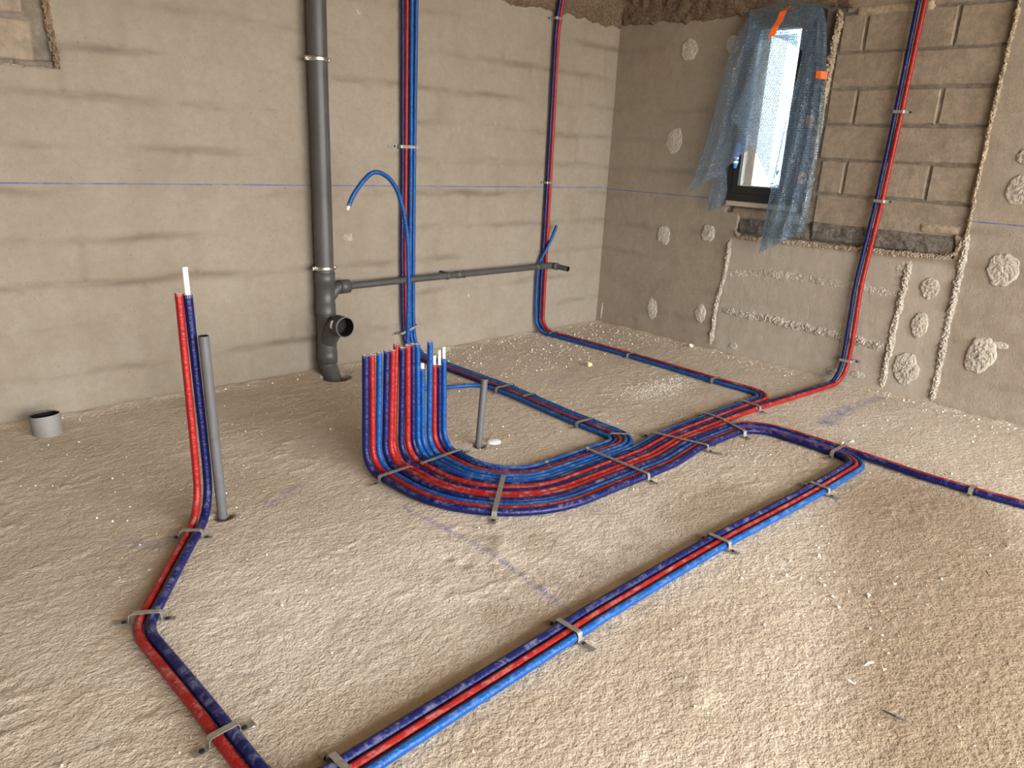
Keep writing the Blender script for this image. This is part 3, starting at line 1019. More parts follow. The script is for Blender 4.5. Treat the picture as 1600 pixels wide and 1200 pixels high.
o = ribbon('orange_tape', [(-0.085, -1.316, 2.146), (-0.118, -1.308, 2.120), (-0.122, -1.303, 2.09), (-0.130, -1.296, 2.06), (-0.138, -1.283, 2.035), (-0.132, -1.272, 2.01), (-0.130, -1.262, 1.985)],
           (0.10, -1, 0.25), 0.042, 'tape')
tag(o, 'strip of orange tape hanging at the top centre of the bubble wrap', 'tape')
o = ribbon('orange_tape', [(-0.128, -1.575, 1.765), (-0.128, -1.605, 1.762), (-0.112, -1.635, 1.760)], (0, 0.1, 1), 0.042, 'tape')
tag(o, 'small square of orange tape on the right edge of the bubble wrap', 'tape')

# outside the window: rendered boundary wall and a shrub
o = pyd('boundary_wall', *boxes([((2.6, 2.85), (0.22, 3.6), (-0.12, 4.0)), ((2.57, 2.88), (0.20, 3.62), (4.0, 4.06))]), 'ext_white')
tag(o, 'white rendered wall standing outside the narrow window', 'wall')
shrub = thing('shrub', 'leafy green shrub outside, glimpsed at the bottom of the narrow window', 'shrub', (3.5, 0.40, -0.12))
for kx, ky in ((0, 0), (0.06, -0.08), (-0.05, 0.07)):
    sv, sf, su = sweep([(3.5 + kx * .4, 0.40 + ky * .4, -0.12), (3.5 + kx, 0.40 + ky, 0.4), (3.5 + kx * 2, 0.40 + ky * 2, 1.0)], [0.02, 0.015, 0.006], 7)
    pyd('stem', sv, sf, 'bark', shrub, True, su)
lv, lf = [], []
rl = random.Random(3)
for i in range(420):
    c = Vector((3.5 + max(-.5, min(.5, rl.gauss(0, 0.22))), 0.40 + rl.gauss(0, 0.26), rl.uniform(0.15, 1.25)))
    d = Vector((rl.uniform(-1, 1), rl.uniform(-1, 1), rl.uniform(-0.4, 0.8))).normalized()
    s = d.cross(Vector((0, 0, 1))).normalized() * 0.016
    L = 0.09
    b = len(lv)
    lv += [c, c + d * L * 0.5 + s, c + d * L, c + d * L * 0.5 - s]
    lf.append((b, b + 1, b + 2, b + 3))
o = pyd('foliage', lv, lf, 'leaf', shrub)
o['kind'] = 'stuff'

# ------------------------------------------------------------------ insulated pipes
RAD = [.0145, .0122, .0122, .0135, .0125, .0128, .0122, .0128, .0118, .0110, .0115, .0122, .0105, .0105, .0110]
PCOL = ['navy', 'red', 'blue', 'navy', 'red', 'red', 'navy', 'red', 'navy', 'blue', 'blue', 'blue', 'red', 'navy', 'blue']
OFF = [0.0]
for a, b in zip(RAD[:-1], RAD[1:]):
    OFF.append(OFF[-1] + a + b + 0.0003)
OFF[14] += 0.006
STUB_X = [-3.048, -3.014, -2.988, -2.955, -2.927, -2.901, -2.875, -2.840, -2.812, -2.785, -2.759, -2.727, -2.697, -2.670, -2.643]
TOP = [(-3.042, .482), (-3.014, .481), (-2.979, .483), (-2.944, .486), (-2.916, .484), (-2.883, .500), (-2.870, .488), (-2.844, .495),
       (-2.819, .496), (-2.795, .492), (-2.769, .385), (-2.731, .493), (-2.706, .392), (-2.680, .387), (-2.656, .411)]
WHITE = {10: .408, 12: .431, 13: .450, 14: .461}
Y_FAR, Y_NEAR = -2.083, -2.125


def make_pipe(label, col, P, r, start_open=True, end_open=False, white=None, white_end=None, group=None):
    root = thing('insulated_pipe', label, 'pipe', tuple(P[0]), group)
    v, f, uv = sweep(P, r, 14)
    pyd('sleeve', v, f, 'sleeve_' + col, root, True, uv)

    def end(p, d, wl):
        d = d.normalized()
        p = Vector(p)
        # foam rim with the bore going in
        ri = r * 0.66
        prof = [(r * 0.985, -0.010), (r * 0.985, 0.0008), (r * 0.93, 0.0016), (ri * 1.05, 0.0012), (ri, 0.0), (ri, -0.05)]
        fr = frames([p, p + d])[0]
        vv, ff = [], []
        S = 16
        for rr, s in prof:
            for k in range(S):
                a = 2 * PI * k / S
                vv.append(p + d * s + (fr[2] * math.cos(a) + fr[3] * math.sin(a)) * rr)
        for i in range(len(prof) - 1):
            for k in range(S):
                k2 = (k + 1) % S
                ff.append((i * S + k, i * S + k2, (i + 1) * S + k2, (i + 1) * S + k))
        pyd('foam_end', vv, ff, 'foam', root, True)
        L = wl if wl else -0.012
        P2 = [p - d * 0.05, p + d * L]
        v2, f2, u2 = sweep(P2, [r * 0.6, r * 0.6], 14)
        ip = pyd('inner_pipe', v2, f2, 'pex', root, True, u2)
        ip['label'] = 'white inner plastic pipe'
        # ring at its cut end with the bore
        vv, ff = [], []
        for rr, s in ((r * 0.6, L), (r * 0.42, L), (r * 0.42, L - 0.03), (0.0001, L - 0.03)):
            for k in range(S):
                a = 2 * PI * k / S
                vv.append(p + d * s + (fr[2] * math.cos(a) + fr[3] * math.sin(a)) * rr)
        for i in range(3):
            for k in range(S):
                k2 = (k + 1) % S
                ff.append((i * S + k, i * S + k2, (i + 1) * S + k2, (i + 1) * S + k))
        pyd('pipe_bore', vv, ff, 'foam' if wl else 'hole', ip, False)
    if start_open:
        end(P[0], Vector(P[0]) - Vector(P[1]), white)
    if end_open:
        end(P[-1], Vector(P[-1]) - Vector(P[-2]), white_end)
    return root


def stub_start(i):
    r = RAD[i]
    yt = -1.37 + (0.022 if i == 5 else 0)
    x = STUB_X[i]
    R = 0.50 - 0.30 * i / 14
    ym = Y_NEAR + OFF[i]
    return [(TOP[i][0], yt, TOP[i][1]), (x, yt - 0.002, r, 0.085), (x - 0.002, ym, r, R), (-2.28, ym, r, 0.6)]


paths = {}
for i in range(15):
    r = RAD[i]
    p = stub_start(i)
    yf = Y_FAR + OFF[i]
    if i < 10:
        p += [(-1.99, Y_NEAR + OFF[i], r, 0.5), (-1.72, yf, r, 0.5)]
    if i < 5:
        xa = [-1.278, -1.2505, -1.2255, -1.199, -1.1725][i]
        p.append((xa, yf - 0.012, r, 0.14 + 0.026 * i))
        if i < 3:
            y2 = [-2.595, -2.622, -2.647][i]
            R2 = [0.10, 0.126, 0.150][i]
            p += [(xa, y2 - 0.018, r, R2), (-1.75, y2 - 0.014, r, 0.8), (-2.4, y2, r, 1.5), (-3.1, y2 + 0.001, r, 1.5)]
            if i == 2:
                p += [(-3.85, y2 - 0.035, r, 0.5), (-4.6, y2 - 0.06, r, 0.5), (-6.2, y2 - 0.06, r)]
            elif i == 0:
                p += [(-3.85, -2.627, r, 0.5), (-4.056, -2.632, r, 0.10), (-4.072, -1.911, r, 0.17), (-3.671, -1.356, r, 0.12), (-3.671, -1.352, 0.198, 0.6), (-3.688, -1.35, 0.774)]
            else:
                p += [(-3.85, -2.654, r, 0.5), (-4.086, -2.660, r, 0.13), (-4.1, -1.897, r, 0.20), (-3.707, -1.354, r, 0.12), (-3.707, -1.352, 0.207, 0.6), (-3.716, -1.35, 0.781)]
        else:
            dx = 0.0265 if i == 4 else 0.0
            p += [(xa, -2.50, r, 0.8), (-1.206 + dx, -2.68, r, 0.8), (-1.224 + dx, -2.88, r, 0.8), (-1.215 + dx, -3.10, r, 0.8),
                  (-1.195 + dx, -3.28, r, 0.8), (-1.16 + dx, -3.9, r, 0.8), (-1.15 + dx, -4.75, r)]
    elif i == 5:
        p += [(-0.95, -1.958, r, 0.8), (-0.037, -2.018, r, 0.13), (-0.037, -2.022, 0.24, 0.5), (-0.037, -2.012, 0.60, 1.0), (-0.022, -2.034, 1.09, 1.0), (-0.022, -2.048, 1.57, 1.0), (-0.030, -2.063, 2.12, 1.0), (-0.030, -2.072, 2.60)]
    elif i == 6:
        p += [(-0.95, -1.9315, r, 0.8), (-0.037, -1.985, r, 0.13), (-0.037, -1.985, 0.24, 0.5), (-0.037, -1.977, 0.60, 1.0), (-0.022, -2.002, 1.09, 1.0), (-0.022, -2.016, 1.57, 1.0), (-0.030, -2.029, 2.12, 1.0), (-0.030, -2.038, 2.60)]
    elif i in (7, 8, 9):
        dx = {9: 0.0, 8: 0.0245, 7: 0.0505}[i]
        yb = {9: -0.030, 8: -0.030, 7: -0.030}[i]
        p += [(-1.05, yf, r, 0.6), (-0.728 + dx, yf + 0.002, r, {9: 0.10, 8: 0.125, 7: 0.15}[i]), (-0.722 + dx, -1.5, r, 0.9), (-0.702 + dx, -1.0, r, 0.9), (-0.690 + dx, -0.45, r, 0.9)]
        if i == 9:
            p += [(-0.715, -0.030, r, 0.10), (-0.732, -0.030, 0.22, 0.4), (-0.736, -0.032, 0.44, 0.4), (-0.722, -0.036, 0.53, 0.3), (-0.690, -0.062, 0.604, 0.3), (-0.642, -0.066, 0.694, 0.3), (-0.604, -0.066, 0.772)]
        elif i == 8:
            p += [(-0.688, yb, r, 0.10), (-0.690, yb, 0.25, 0.5), (-0.690, yb, 1.06, 1.0), (-0.698, yb, 2.03, 0.4), (-0.706, -0.062, 2.20, 0.3), (-0.706, -0.075, 2.60)]
        else:
            p += [(-0.650, yb, r, 0.10), (-0.651, yb, 0.25, 0.5), (-0.660, yb, 1.06, 1.0), (-0.672, yb, 2.03, 0.4), (-0.681, -0.062, 2.20, 0.3), (-0.681, -0.075, 2.60)]
    else:
        xd = {10: -1.863, 11: -1.887, 12: -1.910, 13: -1.932, 14: -1.957}[i]
        R = {10: 0.17, 11: 0.145, 12: 0.12, 13: 0.10, 14: 0.07}[i]
        p.append((xd, p[-1][1], r, R))
        if i == 14:
            p += [(xd + 0.012, -1.40, r, 1.0), (-1.916, -1.05, r, 0.5), (-1.908, -0.86, r, 0.2), (-1.945, -0.77, r, 0.12), (-2.04, -0.735, r, 0.15), (-2.16, -0.715, 0.014, 0.12),
                  (-2.26, -0.665, 0.02, 0.08), (-2.282, -0.60, 0.09, 0.08), (-2.282, -0.60, 0.256, 0.4), (-2.278, -0.60, 0.557, 0.6), (-2.287, -0.60, 0.817, 0.5), (-2.313, -0.60, 0.948, 0.3), (-2.351, -0.60, 1.048, 0.2),
                  (-2.399, -0.60, 1.105, 0.12), (-2.457, -0.60, 1.132, 0.1), (-2.503, -0.60, 1.128, 0.1), (-2.55, -0.60, 1.088, 0.12), (-2.607, -0.60, 1.022, 0.2), (-2.629, -0.60, 0.974)]
        else:
            xs0 = {13: (-1.879, -1.872, -1.905, -1.912, -1.918), 12: (-1.857, -1.850, -1.880, -1.888, -1.888),
                   11: (-1.833, -1.826, -1.850, -1.853, -1.856), 10: (-1.808, -1.801, -1.824, -1.828, -1.824)}[i]
            p += [(xd + 0.012, -1.40, r, 1.0), (xs0[0], -0.9, r, 1.0), (xs0[1], -0.33, r, 0.6), (xs0[1] - 0.010, -0.030, r, 0.13), (xs0[2], -0.030, 0.25, 0.5), (xs0[3], -0.030, 0.65, 1.0), (xs0[3], -0.030, 1.25, 1.0), (xs0[4], -0.030, 2.0, 1.0), (xs0[4], -0.034, 2.60)]
    paths[i] = [wob(q) for q in fillet(p)]

PL = ['outermost thick navy pipe of the bundle, looping round to the tall left pair',
      'red insulated pipe second from the outside of the bundle, ending in the tall left pair',
      'light blue insulated pipe running along the near side of the long front trio',
      'navy insulated pipe of the pair leaving the frame at right edge',
      'red insulated pipe of the pair leaving the frame at right edge',
      'red insulated pipe climbing the right wall over the bare blocks',
      'navy insulated pipe climbing the right wall over the bare blocks',
      'red insulated pipe climbing the left wall nearest to the room corner',
      'navy insulated pipe climbing the left wall nearest to the room corner',
      'light blue insulated pipe ending in a free tip above the grey branch pipe',
      'light blue insulated pipe with the shortest white-tipped manifold end, rising beside the stack',
      'light blue pipe with the tall manifold end, rising beside the drain stack',
      'red insulated pipe with white tip at the manifold, rising beside the grey drain stack',
      'navy white-tipped manifold pipe, leftmost of the riser beside the drain stack',
      'light blue insulated pipe on the inside of the bend, ending in a high hooked arch']
for i in range(15):
    w = WHITE.get(i)
    make_pipe(PL[i], PCOL[i], paths[i], RAD[i], True, i in (0, 1, 9, 14), (w - TOP[i][1]) if w else None,
              {0: 0.088, 14: 0.020}.get(i), 'insulated heating pipes')


# ------------------------------------------------------------------ fixing straps
def strap(label, O, sd, wd, nd, s0, s1, h, t0, t1, w=0.017, screws=(True, True), group='perforated fixing straps'):
    """band from tail to tail over a bundle: O origin, sd along, wd across the band, nd out of the surface"""
    O, sd, wd, nd = Vector(O), Vector(sd).normalized(), Vector(wd).normalized(), Vector(nd).normalized()
    root = thing('fixing_strap', label, 'strap', tuple(O + sd * (s0 + s1) / 2), group)
    pr = []
    if t0 > 0:
        pr += [(s0 - t0, 0.004), (s0 - 0.006, 0.0025)]
    if t0 > 0:
        pr += [(s0 - 0.003, 0.004), (s0 - 0.0022, h * 0.45)]
    rr = min(0.010, (s1 - s0) * 0.3)
    for k in range(1, 5):
        a = k / 4 * PI / 2
        pr.append((s0 - 0.002 + rr * (1 - math.cos(a)), h - rr * 0.9 + rr * 0.9 * math.sin(a)))
    for k in range(3, -1, -1):
        a = k / 4 * PI / 2
        pr.append((s1 + 0.002 - rr * (1 - math.cos(a)), h - rr * 0.9 + rr * 0.9 * math.sin(a)))
    if t1 > 0:
        pr += [(s1 + 0.0022, h * 0.45), (s1 + 0.003, 0.004)]
    if t1 > 0:
        pr += [(s1 + 0.006, 0.0025), (s1 + t1, 0.004)]
    ribbon('band', [O + sd * s + nd * z for s, z in pr], wd, w, 'strap', root, 0.0014)
    for ok, t, s in ((screws[0], t0, s0 - 0.016), (screws[1], t1, s1 + 0.016)):
        if ok and t > 0.02:
            c = O + sd * s
            v, f, uv = sweep([c + nd * 0.002, c + nd * 0.007, c + nd * 0.0085], [0.0065, 0.006, 0.003], 10, False, True)
            pyd('screw', v, f, 'screw_black', root, False, uv)
    return root


def fstrap(label, p0, p1, h, t0=0.04, t1=0.04, w=0.017):
    a, b = wob((*p0, 0)), wob((*p1, 0))
    d = b - a
    strap(label, a, d, d.cross(Vector((0, 0, 1))), (0, 0, 1), 0.0, d.length, h, t0, t1, w)


fstrap('strap over the outer manifold pipes where they turn upright', (-3.068, -1.500), (-2.912, -1.492), 0.031, 0.045, 0.0)
fstrap('strap over the inner manifold pipes where they turn upright', (-2.857, -1.494), (-2.628, -1.476), 0.029, 0.0, 0.05)
fstrap('long strap across the front of the big curved bundle', (-2.922, -2.000), (-2.675, -1.790), 0.032, 0.045, 0.0, 0.019)
fstrap('long strap across the wide bundle just after the curve', (-2.200, -2.142), (-2.190, -1.812), 0.032, 0.050, 0.0)
fstrap('strap across the wide bundle midway to the junction, tails on both sides', (-1.715, -2.112), (-1.785, -1.838), 0.032, 0.07, 0.045)
fstrap('strap over the five rear pipes at the junction', (-1.330, -1.972), (-1.315, -1.842), 0.029, 0.0, 0.045)
fstrap('strap over the front group where it turns right at the junction', (-1.405, -2.125), (-1.345, -1.988), 0.032, 0.045, 0.0)
fstrap('strap by the far bend where red and navy part from the rest', (-0.985, -1.974), (-0.965, -1.838), 0.031, 0.045, 0.03)
fstrap('strap over the group bending toward the drain stack', (-1.966, -1.545), (-1.848, -1.548), 0.028, 0.030, 0.0)
fstrap('thin strap at the outside of the bend toward the drain stack', (-1.955, -1.742), (-1.876, -1.815), 0.031, 0.0, 0.0, 0.012)
fstrap('strap on the far trio near its bend', (-0.737, -1.525), (-0.655, -1.520), 0.029, 0.022, 0.0)
fstrap('strap midway on the far trio toward the left wall', (-0.715, -0.872), (-0.632, -0.868), 0.029, 0.015, 0.0)
fstrap('strap on the far trio at the foot of the left wall', (-0.710, -0.168), (-0.625, -0.160), 0.029, 0.035, 0.0)
fstrap('strap by the short grey conduit, over the group going to the drain stack', (-1.927, -0.920), (-1.792, -0.915), 0.030, 0.030, 0.03)
fstrap('second strap after the short grey conduit, skipping the front pipe', (-1.898, -1.100), (-1.808, -1.100), 0.028, 0.0, 0.03, 0.013)
fstrap('strap at the right-hand corner where two pipes run off', (-1.303, -2.510), (-1.160, -2.510), 0.031, 0.040, 0.0)
fstrap('strap on the front trio next to the right-hand corner', (-1.722, -2.680), (-1.718, -2.595), 0.031, 0.045, 0.045)
fstrap('shiny strap midway along the front trio', (-2.440, -2.664), (-2.440, -2.580), 0.031, 0.040, 0.045)
fstrap('strap on the near half of the front trio', (-3.212, -2.663), (-3.214, -2.578), 0.031, 0.055, 0.035)
fstrap('strap on the red and navy pair at the right edge', (-1.236, -3.060), (-1.178, -3.055), 0.030, 0.022, 0.0)
fstrap('strap at the foot of the tall left pair', (-3.811, -1.467), (-3.759, -1.506), 0.031, 0.038, 0.034)
fstrap('strap on the left pair at its outermost bend', (-4.087, -1.836), (-4.021, -1.875), 0.031, 0.040, 0.035)
fstrap('nearest strap, on the left pair at the bottom of the frame', (-4.112, -2.400), (-4.046, -2.396), 0.030, 0.036, 0.040)
fstrap('strap at the bottom edge with only its tail showing', (-3.930, -2.704), (-3.935, -2.606), 0.032, 0.04, 0.036)


def clip(label, c, r, sd):
    c = wob(c)
    P = []
    root_w = Vector(sd).normalized()
    n = root_w.cross(Vector((0, 0, 1)))
    for k in range(0, 17):
        a = PI * 2 * k / 16
        P.append(c + (n * math.cos(a) + Vector((0, 0, 1)) * math.sin(a)) * (r + 0.001))
    o = ribbon('pipe_band', P, sd, 0.014, 'strap')
    tag(o, label, 'band', 'bands round the inner blue pipe')


clip('metal band round the inner light blue pipe near its bend', (-2.164, Y_NEAR + OFF[14], RAD[14]), RAD[14], (1, 0, 0))
clip('metal band round the inner light blue pipe above the curved bundle', (-2.420, Y_NEAR + OFF[14] + 0.0015, RAD[14]), RAD[14], (1, 0.05, 0))

X_, Y_, Z_ = Vector((1, 0, 0)), Vector((0, 1, 0)), Vector((0, 0, 1))
strap('wall strap across the four-pipe riser beside the drain stack', (0, 0, 1.253), X_, Z_, -Y_, -1.933, -1.808, 0.046, 0.062, 0.036, 0.017)
strap('tilted wall strap at the foot of the four-pipe riser', (-1.865, 0.0, 0.168), Vector((1, 0, 0.30)), Vector((-0.30, 0, 1)), -Y_, -0.063, 0.063, 0.050, 0.035, 0.02, 0.015)
strap('wall strap at mid height of the riser near the corner', (0, 0, 1.063), X_, Z_, -Y_, -0.706, -0.643, 0.046, 0.032, 0.032, 0.015)
strap('wall strap at the top of the riser near the corner', (0, 0, 2.098), X_, Z_, -Y_, -0.720, -0.655, 0.056, 0.028, 0.028, 0.016)
strap('upper strap on the right wall riser, over bare blocks', (0.018, 0, 1.570), -Y_, Z_, -X_, 2.000, 2.064, 0.056, 0.040, 0.040, 0.016)
strap('lower strap on the right wall riser, over bare blocks', (0.018, 0, 1.090), -Y_, Z_, -X_, 1.986, 2.050, 0.056, 0.036, 0.036, 0.016)
strap('strap at the foot of the right wall riser', (0, 0, 0.145), -Y_, Z_, -X_, 1.966, 2.040, 0.053, 0.036, 0.036, 0.016)

# ------------------------------------------------------------------ drain stack
stack = thing('drain_stack', 'dark grey plastic drain stack with branch fittings standing against the left wall', 'drain pipe', (-2.46, -0.08, 0))


def tube_part(name, P, R, mat, parent, sides=28, smooth=True, inner=None):
    v, f, uv = sweep(P, R, sides)
    return pyd(name, v, f, mat, parent, smooth, uv)


def hollow_end(name, p, d, ro, ri, depth, mat, parent):
    p, d = Vector(p), Vector(d).normalized()
    fr = frames([p, p + d])[0]
    S = 28
    vv, ff = [], []
    for rr, s in ((ro, 0), (ri, 0), (ri, -depth), (0.0005, -depth)):
        for k in range(S):
            a = 2 * PI * k / S
            vv.append(p + d * s + (fr[2] * math.cos(a) + fr[3] * math.sin(a)) * rr)
    for i in range(3):
        for k in range(S):
            k2 = (k + 1) % S
            ff.append((i * S + k, i * S + k2, (i + 1) * S + k2, (i + 1) * S + k))
    return pyd(name, vv, ff, mat, parent)


AX, AY = -2.465, -0.080
tube_part('stack_pipe', [(AX - 0.012, AY, 2.60), (AX - 0.010, AY, 1.6), (AX, AY, 0.55)], 0.0500, 'pvc', stack)
tee = tube_part('tee_fitting', [(AX, AY, z) for z in (0.575, 0.574, 0.515, 0.513, 0.40, 0.398, 0.345)], [0.0505, 0.0555, 0.0555, 0.0525, 0.0525, 0.0555, 0.0555], 'pvc', stack)
brn = fillet([(AX + 0.01, AY, 0.405, 0), (AX + 0.062, AY, 0.468, 0.045), (AX + 0.085, AY, 0.484, 0.03), (AX + 0.145, AY, 0.484, 0)])
tube_part('tee_branch', brn, [0.030] * len(brn), 'pvc', tee, 20)
tube_part('tee_socket', [(AX + 0.088, AY, 0.484), (AX + 0.089, AY, 0.484), (AX + 0.149, AY, 0.4845), (AX + 0.150, AY, 0.4845), (AX + 0.1503, AY, 0.4845)], [0.030, 0.0385, 0.0385, 0.036, 0.02], 'pvc', tee, 24)
# wye with its open elbow facing the room
wye = tube_part('wye_fitting', [(AX + 0.004, AY, z) for z in (0.346, 0.345, 0.330, 0.13, 0.128, 0.06, 0.058)], [0.050, 0.0545, 0.0535, 0.0535, 0.0565, 0.0565, 0.05], 'pvc', stack)
wb = fillet([(AX + 0.004, AY + 0.02, 0.155, 0), (AX + 0.004, AY - 0.095, 0.285, 0.06), (AX + 0.004, AY - 0.120, 0.299, 0)])
tube_part('wye_branch', wb, [0.049] * len(wb), 'pvc', wye)
sp = Vector((AX + 0.004, AY - 0.115, 0.299))
sd_ = Vector((0.02, -1, 0.03)).normalized()
sock = tube_part('open_socket', [sp, sp + sd_ * 0.002, sp + sd_ * 0.078], [0.050, 0.0565, 0.0565], 'pvc', wye)
hollow_end('socket_mouth', sp + sd_ * 0.078, sd_, 0.0565, 0.0515, 0.07, 'pvc_inside', sock)
tube_part('mouth_lip', [sp + sd_ * 0.070, sp + sd_ * 0.0785, sp + sd_ * 0.0790, sp + sd_ * 0.0792], [0.0567, 0.0567, 0.054, 0.0513], 'pvc_mid', sock)
# paper label on the socket
fr_ = frames([sp, sp + sd_])[0]
lv, lf = [], []
for i in range(6):
    a = math.radians(150 + i * 10)
    n = (-X_ * math.cos(math.radians(i * 9 - 8)) + Z_ * math.sin(math.radians(i * 9 - 8)))
    for s in (0.018, 0.038):
        lv.append(sp + sd_ * s + n * 0.0572)
for i in range(5):
    lf.append((i * 2, i * 2 + 1, i * 2 + 3, i * 2 + 2))
o = pyd('paper_label', lv, lf, 'label_white', sock)
# foot bend into the slab
fb = fillet([(AX + 0.004, AY, 0.13, 0), (AX + 0.003, AY, 0.045, 0.10), (AX - 0.002, AY - 0.100, -0.075, 0)])
tube_part('foot_bend', fb, [0.0505] * len(fb), 'pvc', stack)
# branch waste pipe along the wall
bp = tube_part('branch_pipe', [(AX + 0.148, AY, 0.4845), (-1.90, AY, 0.489), (-1.45, AY, 0.491), (-0.78, AY, 0.494)], 0.0200, 'pvc', stack, 20)
for xx, rr, ww in ((-1.600, 0.0245, 0.020), (-1.50, 0.0232, 0.055), (-1.465, 0.0245, 0.006), (-0.79, 0.0232, 0.030)):
    zz = 0.4905 if xx < -1 else 0.494
    tube_part('coupling', [(xx - ww / 2, AY, zz), (xx - ww / 2 + 0.001, AY, zz), (xx + ww / 2 - 0.001, AY, zz), (xx + ww / 2, AY, zz)], [0.0195, rr, rr, 0.0195], 'pvc', bp, 20)
lg = bevel_box('hanger_lug', (-1.604, -1.596), (AY + 0.010, AY + 0.078), (0.500, 0.514), 'pvc', bp, 0.002)
eb = fillet([(-0.79, AY, 0.494, 0), (-0.655, AY, 0.495, 0.028), (-0.648, AY - 0.045, 0.494, 0)])
tube_part('end_elbow', eb, [0.0225] * len(eb), 'pvc', stack, 18)
tube_part('elbow_collar', [(-0.648, AY - 0.030, 0.494), (-0.648, AY - 0.031, 0.494), (-0.645, AY - 0.062, 0.494), (-0.645, AY - 0.063, 0.494)], [0.022, 0.0255, 0.0255, 0.018], 'pvc', stack, 18)
st_e = Vector((-0.632, AY - 0.150, 0.488))
tube_part('end_stub', [(-0.646, AY - 0.05, 0.494), tuple(st_e)], 0.0185, 'pvc', stack, 18)
hollow_end('stub_mouth', st_e, st_e - Vector((-0.646, AY - 0.05, 0.494)), 0.0185, 0.0155, 0.05, 'pvc_inside', stack)


def clamp(z, label):
    root = thing('pipe_clamp', label, 'clamp', (AX, AY, z), 'zinc clamps on the drain stack')
    S = 32
    v, f = [], []
    prof = [(0.0508, -0.011), (0.0535, -0.011), (0.0548, -0.007), (0.0548, 0.007), (0.0535, 0.011), (0.0508, 0.011)]
    cx = AX - 0.010 * min(1, (z - 0.5) / 1.1)
    for rr, s in prof:
        for k in range(S):
            a = 2 * PI * k / S
            v.append((cx + rr * math.cos(a), AY + rr * math.sin(a), z + s))
    for i in range(len(prof) - 1):
        for k in range(S):
            f.append((i * S + k, i * S + (k + 1) % S, (i + 1) * S + (k + 1) % S, (i + 1) * S + k))
    pyd('ring', v, f, 'zinc', root, True)
    for sx in (-1, 1):
        bevel_box('ear', (cx + sx * 0.062 - 0.011, cx + sx * 0.062 + 0.011), (AY - 0.005, AY + 0.005), (z - 0.011, z + 0.011), 'zinc', root, 0.002)
        v2, f2, u2 = sweep([(cx + sx * 0.064, AY - 0.005, z), (cx + sx * 0.064, AY - 0.010, z), (cx + sx * 0.064, AY - 0.0125, z)], [0.0085, 0.0085, 0.004], 12, False, True)
        pyd('screw_head', v2, f2, 'zinc', root, False, u2)
    v2, f2, u2 = sweep([(cx, AY + 0.052, z), (cx, 0.01, z)], 0.005, 10)
    pyd('stud', v2, f2, 'zinc', root, True, u2)


clamp(1.655, 'upper zinc clamp holding the grey drain stack')
clamp(0.597, 'lower zinc clamp just above the branch fitting of the drain stack')

# ------------------------------------------------------------------ loose conduits and the cut pipe
def conduit(label, b, t, r, mat):
    root = thing('grey_conduit', label, 'conduit', b, 'grey conduits standing in the floor')
    b, t = Vector(b), Vector(t)
    d = (t - b).normalized()
    tube_part('conduit_pipe', [b - d * 0.07, b.lerp(t, 0.5), t], r, mat, root, 20)
    hollow_end('cut_end', t, d, r, r * 0.84, 0.12, 'pvc_inside', root)
    tube_part('cut_rim', [t - d * 0.002, t + d * 0.0003, t + d * 0.0005], [r * 1.0, r * 0.99, r * 0.84], mat, root, 20)


conduit('tall leaning grey conduit beside the tall red and navy pair', (-3.644, -1.391, 0.0), (-3.664, -1.391, 0.644), 0.0170, 'pvc_mid')
conduit('short grey conduit standing inside the loop of pipes', (-2.497, -1.432, 0.0), (-2.477, -1.432, 0.305), 0.0155, 'pvc_mid')

cp = thing('cut_drain_pipe', 'short dusty grey pipe end sticking out of the floor by the left wall', 'pipe', (-3.905, -0.205, 0))
b0, t0 = Vector((-3.897, -0.212, -0.05)), Vector((-3.902, -0.196, 0.078))
tube_part('pipe_body', [b0, t0], 0.058, 'pvc_dusty', cp, 32)
hollow_end('open_mouth', t0, t0 - b0, 0.058, 0.0535, 0.10, 'pvc_inside', cp)
tube_part('cut_rim', [t0 - Vector((0, 0, 0.003)), t0 + Vector((0, 0, 0.0006)), t0 + Vector((0, 0, 0.0008))], [0.0581, 0.0575, 0.0530], 'pvc_mid', cp, 32)

# white cap over a second hole next to the short conduit
v, f = [], []
S = 24
for rr, z in ((0.033, -0.006), (0.032, 0.0005), (0.028, 0.003), (0.015, 0.005), (0.0005, 0.0056)):
    for k in range(S):
        a = 2 * PI * k / S
        v.append((-2.412 + rr * math.cos(a), -1.440 + rr * math.sin(a), z))
for i in range(4):
    for k in range(S):
        f.append((i * S + k, i * S + (k + 1) % S, (i + 1) * S + (k + 1) % S, (i + 1) * S + k))
o = pyd('floor_cap', v, f, 'label_white', None, True)
tag(o, 'small white round cap on the floor beside the short grey conduit', 'cap')


# ------------------------------------------------------------------ debris
def lump(name, c, s, mat, seed, label, cat):
    bm = bmesh.new()
    bmesh.ops.create_icosphere(bm, subdivisions=2, radius=1.0)
    rnd = random.Random(seed)
    for vv in bm.verts:
        k = 0.7 + 0.6 * rnd.random()
        vv.co = Vector((vv.co.x * s[0] * k + c[0], vv.co.y * s[1] * k + c[1], max(vv.co.z * s[2] * k, -s[2] * 0.7) + c[2]))
    me = bpy.data.meshes.new(name)
    bm.to_mesh(me)
    bm.free()
    o = link(name, me, mat)
    tag(o, label, cat)


lump('foam_scrap', (-1.074, -0.858, 0.010), (0.018, 0.014, 0.014), 'beige_foam', 1, 'small beige scrap on the floor between the two far pipe runs', 'scrap')
lump('plaster_lump', (-0.085, -0.945, 0.012), (0.018, 0.016, 0.014), 'chip', 2, 'white plaster lump at the foot of the right wall', 'rubble')


